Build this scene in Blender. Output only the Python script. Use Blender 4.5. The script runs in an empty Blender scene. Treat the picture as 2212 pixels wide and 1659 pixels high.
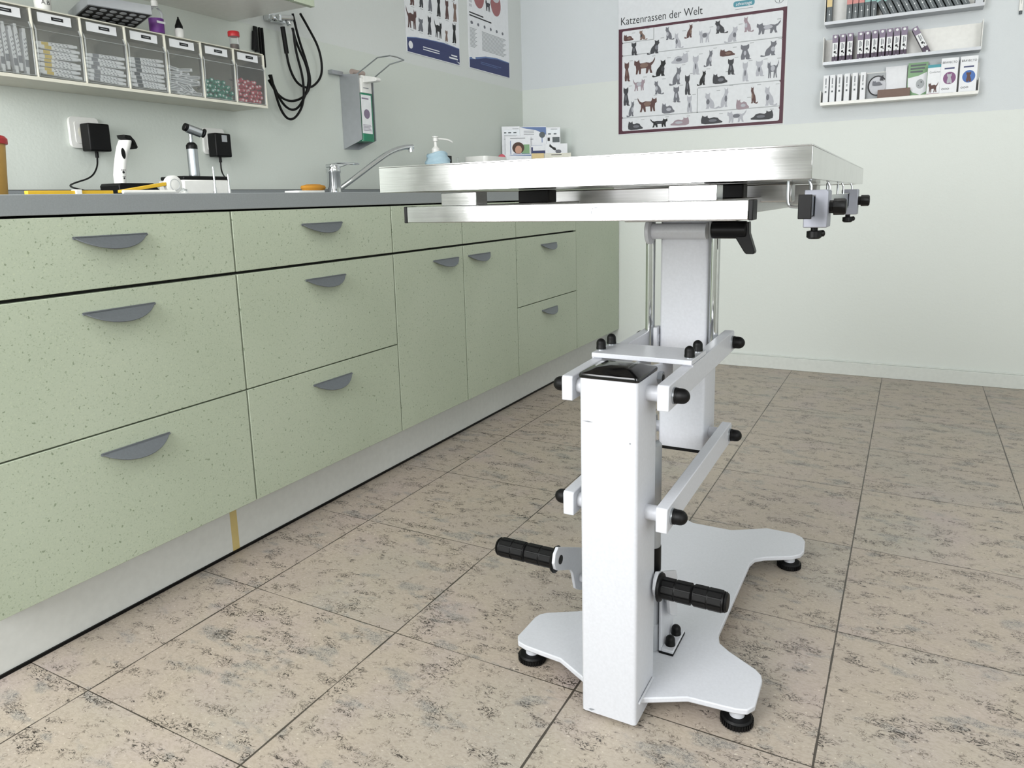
import bpy, math, random
from mathutils import Vector, Matrix
from mathutils.geometry import tessellate_polygon
random.seed(7)
SC = bpy.context.scene
COL = SC.collection

# ------------------------------------------------------------------ camera
CAM = Vector((1.4109, 0.0015, 0.8742)); YAW, PITCH, ROLL, FPX = -0.5028, -0.1811, -0.0255, 1579.5875
cy_, sy_, cp_, sp_ = math.cos(YAW), math.sin(YAW), math.cos(PITCH), math.sin(PITCH)
fwd = Vector((sy_*cp_, cy_*cp_, sp_)); rgt = Vector((cy_, -sy_, 0)); upv = rgt.cross(fwd)
r2 = rgt*math.cos(ROLL) + upv*math.sin(ROLL); u2 = -rgt*math.sin(ROLL) + upv*math.cos(ROLL)
cd = bpy.data.cameras.new('camera'); cam = bpy.data.objects.new('camera', cd); COL.objects.link(cam)
cam.matrix_world = Matrix(((r2.x, u2.x, -fwd.x, CAM.x), (r2.y, u2.y, -fwd.y, CAM.y), (r2.z, u2.z, -fwd.z, CAM.z), (0, 0, 0, 1)))
cd.sensor_fit = 'HORIZONTAL'; cd.sensor_width = 36; cd.lens = 36*FPX/2212
cd.shift_x = 3.3/2212; cd.shift_y = -111/2212; cd.clip_start = 0.01
SC.camera = cam

# ------------------------------------------------------------------ world, lights, exposure
SC.view_settings.view_transform = 'Standard'; SC.view_settings.look = 'None'
SC.view_settings.exposure = 0.0; SC.view_settings.gamma = 1.0; SC.view_settings.use_curve_mapping = False
W = bpy.data.worlds.new('world'); SC.world = W; W.use_nodes = True
bg = W.node_tree.nodes['Background']; bg.inputs[0].default_value = (0.80, 0.90, 1.0, 1); bg.inputs[1].default_value = 1.5

def area(name, loc, rot, sx, sy, power, col=(1, 1, 1)):
    l = bpy.data.lights.new(name, 'AREA'); l.shape = 'RECTANGLE'; l.size = sx; l.size_y = sy; l.energy = power; l.color = col
    o = bpy.data.objects.new(name, l); COL.objects.link(o); o.location = loc; o.rotation_euler = rot
    return o
# daylight through the two windows behind the camera and the one in the right wall
area('window_daylight_left', (.34, -1.06, 1.53), (math.radians(90), 0, 0), 1.18, 1.46, 71, (1.0, 1.0, 1.0))
area('window_daylight_right', (2.88, -1.06, 1.57), (math.radians(90), 0, 0), 1.2, 1.4, 42, (1.0, 1.0, 1.0))
area('side_window_daylight', (3.93, 0.6, 1.6), (0, math.radians(90), 0), 1.1, 1.5, 5, (0.96, 0.98, 1.0))
area('ceiling_lamp_light', (1.6, 1.6, 2.53), (0, 0, 0), 1.2, 0.3, 8, (1.0, 0.99, 0.96))

# ------------------------------------------------------------------ materials
def lin(c):
    if isinstance(c, str): c = [int(c[i:i+2], 16)/255 for i in (0, 2, 4)]
    else: c = [v/255 for v in c]
    return tuple((v/12.92 if v <= .04045 else ((v+.055)/1.055)**2.4) for v in c) + (1,)
class NT:
    def __init__(s, name):
        s.m = bpy.data.materials.new(name); s.m.use_nodes = True; s.t = s.m.node_tree; s.b = s.t.nodes['Principled BSDF']
    def n(s, typ, **kw):
        x = s.t.nodes.new(typ)
        for k, v in kw.items():
            if k.startswith('i_'):
                key = k[2:]; key = int(key) if key.isdigit() else key.replace('_', ' ')
                x.inputs[key].default_value = v
            else: setattr(x, k, v)
        return x
    def l(s, a, b): s.t.links.new(a, b)
    def math(s, op, a, b=None, c=None):
        x = s.t.nodes.new('ShaderNodeMath'); x.operation = op
        for i, v in enumerate((a, b, c)):
            if v is None: continue
            if hasattr(v, 'links') or hasattr(v, 'is_linked'): s.l(v, x.inputs[i])
            else: x.inputs[i].default_value = v
        return x.outputs[0]
    def mix(s, f, a, b, blend='MIX'):
        x = s.t.nodes.new('ShaderNodeMix'); x.data_type = 'RGBA'; x.blend_type = blend
        for sock, v in ((x.inputs[0], f), (x.inputs[6], a), (x.inputs[7], b)):
            if hasattr(v, 'is_linked'): s.l(v, sock)
            else: sock.default_value = v
        return x.outputs[2]
    def ramp(s, f, pts):
        x = s.t.nodes.new('ShaderNodeValToRGB'); e = x.color_ramp.elements
        while len(e) < len(pts): e.new(.5)
        for el, (p, c) in zip(e, pts): el.position = p; el.color = c if isinstance(c, tuple) else (c, c, c, 1)
        s.l(f, x.inputs[0]); return x.outputs[0]
    def noise(s, vec, scale, detail=2, rough=.5, dist=0):
        x = s.n('ShaderNodeTexNoise'); x.inputs['Scale'].default_value = scale; x.inputs['Detail'].default_value = detail
        x.inputs['Roughness'].default_value = rough; x.inputs['Distortion'].default_value = dist
        if vec is not None: s.l(vec, x.inputs['Vector'])
        return x.outputs[0]
    def bump(s, h, strength=.1, dist=.001):
        x = s.n('ShaderNodeBump'); x.inputs['Strength'].default_value = strength; x.inputs['Distance'].default_value = dist
        s.l(h, x.inputs['Height']); s.l(x.outputs[0], s.b.inputs['Normal'])
MAT = {}
def simple(name, col, rough=.5, metal=0, spec=.5, coat=0, var=.0, bump=0, scale=60):
    t = NT(name); c = lin(col); b = t.b
    b.inputs['Roughness'].default_value = rough; b.inputs['Metallic'].default_value = metal
    b.inputs['Specular IOR Level'].default_value = spec; b.inputs['Coat Weight'].default_value = coat
    tc = t.n('ShaderNodeTexCoord'); nz = t.noise(tc.outputs['Object'], scale, 3)
    v = var or .03
    lo = tuple(x*(1-v) for x in c[:3])+(1,); hi = tuple(min(1, x*(1+v)) for x in c[:3])+(1,)
    t.l(t.ramp(nz, [(.3, lo), (.7, hi)]), b.inputs['Base Color'])
    if bump: t.bump(nz, bump, .001)
    MAT[name] = t.m; return t.m
simple('white_paint', 'c9cbd1', .38, bump=.05, scale=220)
simple('white_plastic', 'e6e6e2', .35)
simple('cream_plastic', 'd8d6c8', .4)
simple('black_rubber', '070708', .5, spec=.25)
simple('black_plastic', '050506', .42, spec=.25)
simple('black_gloss', '0c0c0d', .12)
simple('dark_hole', '0a0a0a', .8)
simple('chrome', 'd8dadc', .08, 1)
simple('silver', 'b4b8bc', .3, 1)
simple('aluminium', '8f919a', .5, .5)
simple('handle_grey', '70757a', .38, .55, var=.05, scale=200)
simple('housing_grey', 'a9acb0', .42, .5, var=.03)
simple('paper', 'dde0e4', .6)
simple('paper_white', 'e8eaee', .55)
simple('navy', '2c3565', .5)
simple('blue_print', '5f78a8', .5)
simple('plum', '4d2433', .55)
simple('red_cap', 'c02a30', .4)
simple('yellow_plastic', 'd8ae2c', .45)
simple('ochre', 'b57e24', .8, bump=.5, scale=500)
simple('pink', 'cf5f6d', .45)
simple('rose_dark', 'a0686a', .6)
simple('teal_print', '4b8fa0', .5)
simple('green_liquid', '1f7a5a', .25)
simple('label_white', 'e4e6e8', .5)
simple('text_black', '15161a', .6)
simple('text_grey', '8a8d92', .6)
simple('line_grey', 'a9adb0', .6)
simple('purple_print', '43304a', .45)
simple('purple_light', '7d7086', .45)
simple('slate_print', '50585c', .45)
simple('coral_print', 'cc8783', .45)
simple('mint_print', '8bbab6', .45)
simple('cream_print', 'd9c28c', .45)
simple('leaf_green', '7fa67c', .5)
simple('teal_band', '3d93a0', .5)
simple('cardboard', '7a655c', .7)
simple('mask_blue', 'a9c3cf', .7, bump=.3, scale=300)
simple('skin_print', 'c99c86', .6)
simple('hair_print', '4a3326', .6)
simple('magenta_band', '7c2a4c', .5)
simple('violet_print', '7a4a78', .5)
simple('blue_oval', '3c68b0', .5)
simple('purple_label', '6b2f86', .45)
simple('cat_brown', '5a3f3c', .6); simple('cat_tan', '7d665c', .6); simple('cat_grey', '6e7078', .6)
simple('cat_white', 'b2b4bc', .6); simple('cat_dark', '3c3d42', .6); simple('cat_black', '17181a', .6); simple('cat_pink', '9c8c94', .6)
simple('tape_yellow', 'c9b57a', .5)
simple('green_cap', '3a9c84', .4)
simple('wrap_white', 'eef0f2', .3)
simple('wrap_blue', '9db4c8', .3)
simple('wrap_yellow', 'd8c060', .35)
simple('skirting', 'd4d8d4', .4)
simple('ceiling_white', 'e6e6e4', .8, bump=.1)
simple('wall_side', 'd8dcd6', .6)
simple('worktop_top', '868b8d', .35, var=.05, scale=300)
simple('cabinet_inside', '20221e', .8)
simple('smear', 'c4c6cc', .5)
simple('bracket_pale', 'a89890', .5)
simple('plinth_grey', 'd4d6d3', .45)
simple('sharps_yellow', 'c49a4e', .5)

def mat_steel(name, base=.72, rough=.27, sx=1, sy=60, sz=60):
    t = NT(name); b = t.b; b.inputs['Metallic'].default_value = 1
    tc = t.n('ShaderNodeTexCoord'); mp = t.n('ShaderNodeMapping'); mp.inputs['Scale'].default_value = (sx, sy, sz); t.l(tc.outputs['Object'], mp.inputs[0])
    n1 = t.noise(mp.outputs[0], 14, 4, .6); n2 = t.noise(tc.outputs['Object'], 25, 3)
    t.l(t.ramp(n1, [(.3, (base*.88,)*3+(1,)), (.7, (base*1.08,)*3+(1,))]), b.inputs['Base Color'])
    r = t.math('MULTIPLY_ADD', n2, .10, rough-.05); t.l(r, b.inputs['Roughness']); t.bump(n1, .02, .0003)
    MAT[name] = t.m
mat_steel('steel_brushed', .50, .13); mat_steel('steel_dull', .55, .35)

def mat_cab():
    t = NT('cabinet_green'); tc = t.n('ShaderNodeTexCoord'); o = tc.outputs['Object']
    n1 = t.noise(o, 330, 2, .6); n2 = t.noise(o, 130, 2, .5); n3 = t.noise(o, 3, 2)
    c = t.ramp(n3, [(.3, lin('abb5a1')), (.7, lin('b2bba8'))])
    c = t.mix(t.ramp(n1, [(.60, 0.0), (.68, .45)]), c, lin('7f8c70'))
    c = t.mix(t.ramp(n2, [(.66, 0.0), (.71, .8)]), c, lin('75826a'))
    c = t.mix(t.ramp(n1, [(.30, .5), (.38, 0.0)]), c, lin('c2ccae'))
    t.l(c, t.b.inputs['Base Color']); t.b.inputs['Roughness'].default_value = .42; t.bump(n1, .04, .0005)
    MAT['cabinet_green'] = t.m
mat_cab()

def mat_floor():
    t = NT('floor_tiles'); geo = t.n('ShaderNodeNewGeometry'); sp = t.n('ShaderNodeSeparateXYZ'); t.l(geo.outputs['Position'], sp.inputs[0])
    X0, Y0, A, B = .1274, .681, .4004, .4015
    u = t.math('DIVIDE', t.math('SUBTRACT', sp.outputs[0], X0), A); v = t.math('DIVIDE', t.math('SUBTRACT', sp.outputs[1], Y0), B)
    iu = t.math('FLOOR', u); iv = t.math('FLOOR', v)
    cmb = t.n('ShaderNodeCombineXYZ'); t.l(iu, cmb.inputs[0]); t.l(iv, cmb.inputs[1])
    wn = t.n('ShaderNodeTexWhiteNoise'); wn.noise_dimensions = '3D'; t.l(cmb.outputs[0], wn.inputs['Vector'])
    seed = t.n('ShaderNodeVectorMath'); seed.operation = 'SCALE'; seed.inputs['Scale'].default_value = 0.6; t.l(wn.outputs['Color'], seed.inputs[0])
    pos = t.n('ShaderNodeVectorMath'); pos.operation = 'ADD'; t.l(geo.outputs['Position'], pos.inputs[0]); t.l(seed.outputs[0], pos.inputs[1])
    P = pos.outputs[0]
    mp = t.n('ShaderNodeMapping'); mp.inputs['Scale'].default_value = (1, 2.0, 1); t.l(P, mp.inputs[0]); Q = mp.outputs[0]
    base = t.ramp(t.noise(P, 5, 3), [(.30, lin('aca197')), (.5, lin('b2a798')), (.72, lin('b0a39e'))])
    base = t.mix(t.ramp(t.noise(P, 2.6, 2), [(.52, 0.0), (.78, .5)]), base, lin('a1a39a'))
    tint = t.n('ShaderNodeSeparateXYZ'); t.l(wn.outputs['Color'], tint.inputs[0])
    base = t.mix(t.math('MULTIPLY', tint.outputs[0], .35), base, lin('a99a90'))
    # fine grain
    base = t.mix(t.ramp(t.noise(Q, 120, 3, .7, .6), [(.40, .38), (.56, 0.0)]), base, lin('94897a'))
    base = t.mix(t.ramp(t.noise(P, 170, 2), [(.66, 0.0), (.74, .55)]), base, lin('d9d2c2'))
    # dark curls: thin ridges of a distorted noise, only inside small clusters
    def curl(vec, sc, dist, w0, w1, msc, m0, m1, amt):
        r = t.math('ABSOLUTE', t.math('SUBTRACT', t.noise(vec, sc, 2, .55, dist), .5))
        mk = t.ramp(t.noise(vec, msc, 3, .62), [(m0, 0.0), (m1, 1.0)])
        return t.math('MULTIPLY', t.ramp(r, [(w0, amt), (w1, 0.0)]), mk), mk
    c1, k1 = curl(Q, 52, 1.8, .018, .045, 14, .540, .60, 1.0)
    c2, k2 = curl(P, 80, 1.2, .014, .040, 40, .53, .60, .85)
    c3, k3 = curl(Q, 78, 2.4, .018, .050, 8.5, .585, .66, .85)
    base = t.mix(t.math('MULTIPLY', k3, .30), base, lin('9a9d99'))
    base = t.mix(c2, base, lin('6a6258')); base = t.mix(c3, base, lin('55575a')); base = t.mix(c1, base, lin('38332f'))
    # joints
    fu = t.math('FRACT', u); fv = t.math('FRACT', v)
    wob = t.math('MULTIPLY', t.math('SUBTRACT', t.noise(geo.outputs['Position'], 14, 2), .5), .0022)
    du = t.math('MINIMUM', fu, t.math('SUBTRACT', 1, fu)); dv = t.math('MINIMUM', fv, t.math('SUBTRACT', 1, fv))
    thin = t.ramp(t.noise(geo.outputs['Position'], 6, 3), [(.35, .0020), (.65, .0046)])
    ju = t.math('LESS_THAN', t.math('ADD', du, wob), t.math('MULTIPLY', thin, 1.2)); jv = t.math('LESS_THAN', t.math('ADD', dv, wob), t.math('MULTIPLY', thin, .8))
    j = t.math('MAXIMUM', ju, jv)
    base = t.mix(t.math('MULTIPLY', j, .9), base, lin('2e2922'))
    t.l(base, t.b.inputs['Base Color']); t.b.inputs['Roughness'].default_value = .42
    t.bump(t.math('MULTIPLY', j, -1.0), .3, .001)
    MAT['floor_tiles'] = t.m
mat_floor()

def mat_wall(name, zb, upc, loc_, step_x=None, zb2=None):
    t = NT(name); geo = t.n('ShaderNodeNewGeometry'); sp = t.n('ShaderNodeSeparateXYZ'); t.l(geo.outputs['Position'], sp.inputs[0])
    n = t.noise(geo.outputs['Position'], 90, 4, .6); n2 = t.noise(geo.outputs['Position'], 1.6, 2); n3 = t.noise(geo.outputs['Position'], 300, 2)
    lim = zb
    if step_x is not None:
        g = t.math('GREATER_THAN', sp.outputs[0], step_x); lim = t.math('MULTIPLY_ADD', g, zb2-zb, zb)
    z = t.math('ADD', sp.outputs[2], t.math('MULTIPLY', t.math('SUBTRACT', n, .5), .006))
    f = t.math('LESS_THAN', z, lim)
    up = t.ramp(n2, [(.3, lin(upc)), (.7, lin(upc))]); lo = t.ramp(n2, [(.3, lin(loc_)), (.7, lin(loc_))])
    c = t.mix(f, up, lo); c = t.mix(t.ramp(n3, [(.55, 0.0), (.8, .12)]), c, lin('a8b0a6'))
    t.l(c, t.b.inputs['Base Color']); r = t.math('MULTIPLY_ADD', f, -.25, .75); t.l(r, t.b.inputs['Roughness'])
    t.bump(n, .35, .0015); MAT[name] = t.m
mat_wall('wall_paint_left', 1.4620, 'd6dad8', 'd0d6cf'); mat_wall('wall_paint_back', 1.4665, 'd3d8db', 'd9deda', .84, 1.187)

def mat_clear(name, col=(.9, .92, .92), alpha=.22, rough=.08):
    t = NT(name); t.b.inputs['Base Color'].default_value = col+(1,); t.b.inputs['Roughness'].default_value = rough
    tr = t.n('ShaderNodeBsdfTransparent'); mx = t.n('ShaderNodeMixShader'); fr = t.n('ShaderNodeFresnel'); fr.inputs[0].default_value = 1.45
    f = t.math('ADD', fr.outputs[0], alpha); f = t.math('MINIMUM', f, 1.0)
    tr.inputs[0].default_value = (.975, .985, .98, 1)
    t.l(f, mx.inputs[0]); t.l(tr.outputs[0], mx.inputs[1]); t.l(t.b.outputs[0], mx.inputs[2])
    out = [n for n in t.t.nodes if n.type == 'OUTPUT_MATERIAL'][0]; t.l(mx.outputs[0], out.inputs[0]); MAT[name] = t.m
mat_clear('clear_plastic', alpha=.07); mat_clear('clear_acrylic', alpha=.0); mat_clear('cap_translucent', (.8, .8, .8), .3); mat_clear('glass_pane', alpha=.02)

# ------------------------------------------------------------------ mesh helper
OFF = {}
class M:
    def __init__(s): s.v = []; s.f = []; s.mi = []; s.cur = 0; s.mats = []
    def mat(s, name):
        if name not in s.mats: s.mats.append(name)
        s.cur = s.mats.index(name); return s
    def add(s, vs, fs, T=None):
        b = len(s.v)
        for p in vs:
            p = Vector(p); s.v.append(T @ p if T is not None else p)
        for f in fs: s.f.append(tuple(b+i for i in f)); s.mi.append(s.cur)
        return s
    def box(s, x0, x1, y0, y1, z0, z1, T=None):
        vs = [(x0, y0, z0), (x1, y0, z0), (x1, y1, z0), (x0, y1, z0), (x0, y0, z1), (x1, y0, z1), (x1, y1, z1), (x0, y1, z1)]
        return s.add(vs, [(3, 2, 1, 0), (4, 5, 6, 7), (0, 1, 5, 4), (1, 2, 6, 5), (2, 3, 7, 6), (3, 0, 4, 7)], T)
    def lathe(s, prof, p0=(0, 0, 0), ax=(0, 0, 1), seg=20, T=None):
        # prof: list of (r, h) along axis ax from p0
        ax = Vector(ax).normalized(); q = ax.to_track_quat('Z', 'Y').to_matrix(); p0 = Vector(p0)
        vs = []; fs = []
        for r, h in prof:
            for k in range(seg):
                a = 2*math.pi*k/seg; vs.append(p0 + q @ Vector((r*math.cos(a), r*math.sin(a), h)))
        n = len(prof)
        for i in range(n-1):
            for k in range(seg):
                a, b2 = i*seg+k, i*seg+(k+1) % seg; fs.append((a, b2, b2+seg, a+seg))
        fs.append(tuple(range(seg))[::-1]); fs.append(tuple(range((n-1)*seg, n*seg)))
        return s.add(vs, fs, T)
    def cyl(s, p0, p1, r, seg=16, ch=0, T=None, r1=None):
        p0, p1 = Vector(p0), Vector(p1); L = (p1-p0).length; r1 = r if r1 is None else r1
        pr = [(r, 0), (r1, L)] if not ch else [(r-ch, 0), (r, ch), (r1, L-ch), (r1-ch, L)]
        return s.lathe(pr, p0, p1-p0, seg, T)
    def tube(s, pts, r, seg=8, T=None, smooth=0, close=False):
        P = [Vector(p) for p in pts]
        for _ in range(smooth):
            Q = [P[0]]
            for a, b in zip(P, P[1:]): Q += [a*.75+b*.25, a*.25+b*.75]
            Q.append(P[-1]); P = Q
        vs = []; fs = []; n = len(P); prev = None
        for i, p in enumerate(P):
            d = (P[min(i+1, n-1)]-P[max(i-1, 0)]).normalized()
            if prev is None:
                a = d.orthogonal().normalized()
            else: a = (prev - d*prev.dot(d)).normalized()
            prev = a; b = d.cross(a)
            for k in range(seg):
                t = 2*math.pi*k/seg; vs.append(p + (a*math.cos(t)+b*math.sin(t))*r)
        for i in range(n-1):
            for k in range(seg):
                x, y = i*seg+k, i*seg+(k+1) % seg; fs.append((x, y, y+seg, x+seg))
        fs.append(tuple(range(seg))[::-1]); fs.append(tuple(range((n-1)*seg, n*seg)))
        return s.add(vs, fs, T)
    def prism(s, poly, o, u, v, w, d0, d1, T=None):
        # 2-D polygon (a,b) -> o+u*a+v*b, extruded along w from d0 to d1
        o, u, v, w = map(Vector, (o, u, v, w)); n = len(poly)
        a = [o+u*p[0]+v*p[1]+w*d0 for p in poly]; b = [q + w*(d1-d0) for q in a]
        flip = u.cross(v).dot(w) < 0
        fs = [(i, (i+1) % n, n+(i+1) % n, n+i) for i in range(n)]
        tr = tessellate_polygon([[Vector((p[0], p[1], 0)) for p in poly]])
        A = [tuple(x) for x in tr]
        for x in A:
            ar = (Vector(poly[x[1]])-Vector(poly[x[0]])).cross(Vector(poly[x[2]])-Vector(poly[x[0]]))
            y = x if ar > 0 else x[::-1]
            fs.append(tuple(y[::-1])); fs.append(tuple(n+i for i in y))
        area = sum(poly[i][0]*poly[(i+1) % n][1]-poly[(i+1) % n][0]*poly[i][1] for i in range(n))
        if area < 0: fs[:n] = [f[::-1] for f in fs[:n]]
        if flip: fs = [f[::-1] for f in fs]
        return s.add(a+b, fs, T)
    def flat(s, poly, o, u, v, T=None):
        o, u, v = map(Vector, (o, u, v)); tr = tessellate_polygon([[Vector((p[0], p[1], 0)) for p in poly]])
        fs = []
        for x in tr:
            ar = (Vector(poly[x[1]])-Vector(poly[x[0]])).cross(Vector(poly[x[2]])-Vector(poly[x[0]]))
            fs.append(tuple(x) if ar > 0 else tuple(x)[::-1])
        return s.add([o+u*p[0]+v*p[1] for p in poly], fs, T)
    def build(s, name, parent=None, mat=None, bevel=0, smooth=True, bseg=2):
        off = OFF.get(parent.name, Vector()) if parent else Vector()
        me = bpy.data.meshes.new(name); me.from_pydata([tuple(p-off) for p in s.v], [], s.f)
        for i in (s.mats or [mat]): me.materials.append(MAT[i])
        if s.mats:
            for p, m in zip(me.polygons, s.mi): p.material_index = m
        if smooth:
            me.polygons.foreach_set('use_smooth', [True]*len(me.polygons))
            try: me.set_sharp_from_angle(angle=math.radians(38))
            except Exception: pass
        o = bpy.data.objects.new(name, me); COL.objects.link(o)
        if parent: o.parent = parent; OFF[o.name] = off
        if bevel:
            b = o.modifiers.new('bevel', 'BEVEL'); b.width = bevel; b.segments = bseg; b.limit_method = 'ANGLE'; b.angle_limit = math.radians(40)
            b.harden_normals = False
        return o
def tag(o, label, cat=None, group=None, kind=None):
    if label: o['label'] = label
    if cat: o['category'] = cat
    if group: o['group'] = group
    if kind: o['kind'] = kind
    return o
def thing(name, label, cat, loc=(0, 0, 0), group=None, local=False):
    o = bpy.data.objects.new(name, None); COL.objects.link(o); o.location = loc; o.empty_display_size = .05
    OFF[o.name] = Vector() if local else Vector(loc)
    return tag(o, label, cat, group)
def rbox(x0, x1, y0, y1, z0, z1): return M().box(x0, x1, y0, y1, z0, z1)
def struct(m, name, mat=None, **k): return tag(m.build(name, None, mat, **k), None, kind='structure')
def dup(root, loc, rot=None, label=None, group=None):
    r = root.copy(); COL.objects.link(r); r.location = loc
    if rot is not None: r.rotation_euler = rot
    if label: r['label'] = label
    if group: r['group'] = group
    for ch in [o for o in root.children]:
        c = ch.copy(); COL.objects.link(c); c.parent = r
        for g in ch.children:
            d = g.copy(); COL.objects.link(d); d.parent = c
    return r
def rrect(w, h, r, n=4, cx=0, cy=0):
    pts = []
    for (sx, sy, a0) in ((1, 1, 0), (-1, 1, 90), (-1, -1, 180), (1, -1, 270)):
        for k in range(n+1):
            a = math.radians(a0+90*k/n); pts.append((cx+sx*(w/2-r)+r*math.cos(a), cy+sy*(h/2-r)+r*math.sin(a)))
    return pts
def circ(r, n=20, cx=0, cy=0, ry=None): return [(cx+r*math.cos(2*math.pi*k/n), cy+(ry or r)*math.sin(2*math.pi*k/n)) for k in range(n)]
def text(name, body, size, o, u, v, mat, parent=None, align='LEFT', thin=0, squash=1.0):
    c = bpy.data.curves.new('t', 'FONT'); c.body = body; c.size = size; c.align_x = align; c.offset = thin; c.resolution_u = 3
    ob = bpy.data.objects.new('t', c); COL.objects.link(ob); bpy.context.view_layer.update()
    dg = bpy.context.evaluated_depsgraph_get(); me = bpy.data.meshes.new_from_object(ob.evaluated_get(dg))
    bpy.data.objects.remove(ob); bpy.data.curves.remove(c)
    off = OFF.get(parent.name, Vector()) if parent else Vector(); o, u, v = Vector(o), Vector(u), Vector(v)
    for p in me.vertices: p.co = o + u*(p.co.x*squash) + v*p.co.y - off
    me.materials.clear(); me.materials.append(MAT[mat]); me.name = name
    t = bpy.data.objects.new(name, me); COL.objects.link(t)
    if parent: t.parent = parent
    return t

# ------------------------------------------------------------------ room shell
XL, YB, XR, YF, ZC = -.5545, 3.7836, 4.0, -1.1, 2.6
struct(rbox(XL-.1, XR+.1, YF-.1, YB+.1, -.08, 0), 'floor', 'floor_tiles', smooth=False)
struct(rbox(XL-.1, XR+.1, YF-.1, YB+.1, ZC, ZC+.08), 'ceiling', 'ceiling_white', smooth=False)
struct(rbox(XL-.1, XL, YF-.1, YB+.1, 0, ZC), 'wall_left', 'wall_paint_left', smooth=False)
struct(rbox(XL, XR, YB, YB+.1, 0, ZC), 'wall_back', 'wall_paint_back', smooth=False)
m = M()
m.box(XL, 2.2, YF-.1, YF, 0, .75); m.box(2.2, XR, YF-.1, YF, 0, .85); m.box(XL, XR, YF-.1, YF, 2.3, ZC); m.box(XL, -.28, YF-.1, YF, .75, 2.3); m.box(3.55, XR, YF-.1, YF, .85, 2.3); m.box(.97, 2.2, YF-.1, YF, .75, 2.3)
struct(m, 'wall_front', 'wall_side', smooth=False)
m = M(); m.box(XR, XR+.1, YF, YB, 0, .85); m.box(XR, XR+.1, YF, YB, 2.3, ZC); m.box(XR, XR+.1, YF, -.2, .85, 2.3); m.box(XR, XR+.1, 1.4, YB, .85, 2.3)
struct(m, 'wall_right', 'wall_side', smooth=False)
def window(n, x0, x1, y0, y1, ax, zb=.85):
    m = M(); w = .05
    if ax == 'x':
        for a, b, c, d in ((x0, x1, zb, zb+w), (x0, x1, 2.3-w, 2.3), (x0, x0+w, zb, 2.3), (x1-w, x1, zb, 2.3)): m.box(a, b, y0, y1, c, d)
        f = struct(m, 'window_%d' % n, 'white_plastic'); rbox(x0+w, x1-w, (y0+y1)/2-.003, (y0+y1)/2+.003, zb+w, 2.3-w).build('pane', f, 'glass_pane')
    else:
        for a, b, c, d in ((y0, y1, .85, .85+w), (y0, y1, 2.3-w, 2.3), (y0, y0+w, .85, 2.3), (y1-w, y1, .85, 2.3)): m.box(x0, x1, a, b, c, d)
        f = struct(m, 'window_%d' % n, 'white_plastic'); rbox((x0+x1)/2-.003, (x0+x1)/2+.003, y0+w, y1-w, .85+w, 2.3-w).build('pane', f, 'glass_pane')
window(1, -.28, .97, YF-.09, YF-.03, 'x', .75); window(2, 2.2, 3.55, YF-.09, YF-.03, 'x'); window(3, XR+.03, XR+.09, -.2, 1.4, 'y')
# skirting on the back wall (from the plinth to the right) and right wall
m = M(); m.box(.0, XR, YB-.014, YB, 0, .062); m.box(.0, XR, YB-.009, YB, .062, .068)
struct(m, 'baseboard_back', 'skirting', bevel=.002)
struct(rbox(XR-.014, XR, YF, YB-.014, 0, .066), 'baseboard_right', 'skirting', bevel=.002)

# ------------------------------------------------------------------ kitchen units
YS = 1.2011
def handle(parent, yc, z, w=.155):
    m = M(); n = 16; u = Vector((0, 1, 0)); d = Vector((.72, 0, -.69)).normalized()*1.0
    R = (w*w/4+.036**2)/(2*.036); pts = [(w/2, .003), (-w/2, .003)]
    a0 = math.asin(w/2/R)
    for k in range(n+1):
        a = -a0+2*a0*k/n; pts.append((R*math.sin(a), R*math.cos(a)-(R-.036)))
    nn = u.cross(d)
    m.prism(pts, (.0195, yc, z), u, d, nn, -.0012, .0012)
    m.box(.016, .021, yc-w/2+.002, yc+w/2-.002, z-.004, z+.002)
    return m.build('handle', parent, 'handle_grey', bevel=.0008)
def unit(y0, w, fronts, label):
    t = thing('base_cabinet', label, 'cabinet', (-.25, y0+w/2, .15), 'green base cabinets under the worktop')
    OFF[t.name] = Vector((-.25, y0+w/2, .15)); m = M()
    m.box(-.545, -.001, y0+.001, y0+w-.001, .152, .862)
    m.build('carcass', t, 'cabinet_inside', smooth=False)
    for kind, z0, z1, hs in fronts:
        a = .0024; top = z1-(.006 if abs(z1-.72) < .001 else .0022)
        f = rbox(.0, .018, y0+a, y0+w-a, z0+.001, top).build(kind, t, 'cabinet_green', bevel=.0012)
        for hy, hz in hs: handle(f, hy, hz)
    return t
Zs = [.1502, .4352, .7202, .8635]
def c(y0): return y0+.3
unit(YS-.6, .6, [('drawer', Zs[0], Zs[1], [(c(YS-.6)+.003, .392)]), ('drawer', Zs[1], Zs[2], [(c(YS-.6)+.003, .677)]), ('drawer', Zs[2], Zs[3], [(c(YS-.6)+.003, .822)])],
     'pale green cabinet with three drawers at the near end, below the white plug adapter')
unit(YS, .6, [('drawer', Zs[0], Zs[1], [(YS+.3, .392)]), ('drawer', Zs[1], Zs[2], [(YS+.3, .677)]), ('drawer', Zs[2], Zs[3], [(YS+.3, .822)])],
     'second pale green three-drawer cabinet from the near end, left of the tall doors')
unit(YS+.6, .4, [('door', Zs[0], Zs[2], [(YS+.89, .677)]), ('fascia', Zs[2], Zs[3], [])],
     'narrow pale green door cabinet whose handle sits at the top right')
unit(YS+1.0, .4, [('door', Zs[0], Zs[2], [(YS+1.11, .677)]), ('fascia', Zs[2], Zs[3], [])],
     'narrow pale green door cabinet whose handle sits at the top left')
unit(YS+1.4, .6, [('drawer', Zs[0], Zs[1], [(YS+1.7, .392)]), ('drawer', Zs[1], Zs[2], [(YS+1.7, .677)]), ('drawer', Zs[2], Zs[3], [(YS+1.7, .822)])],
     'green drawer cabinet farthest from the camera, right of the two door cabinets')
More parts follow.
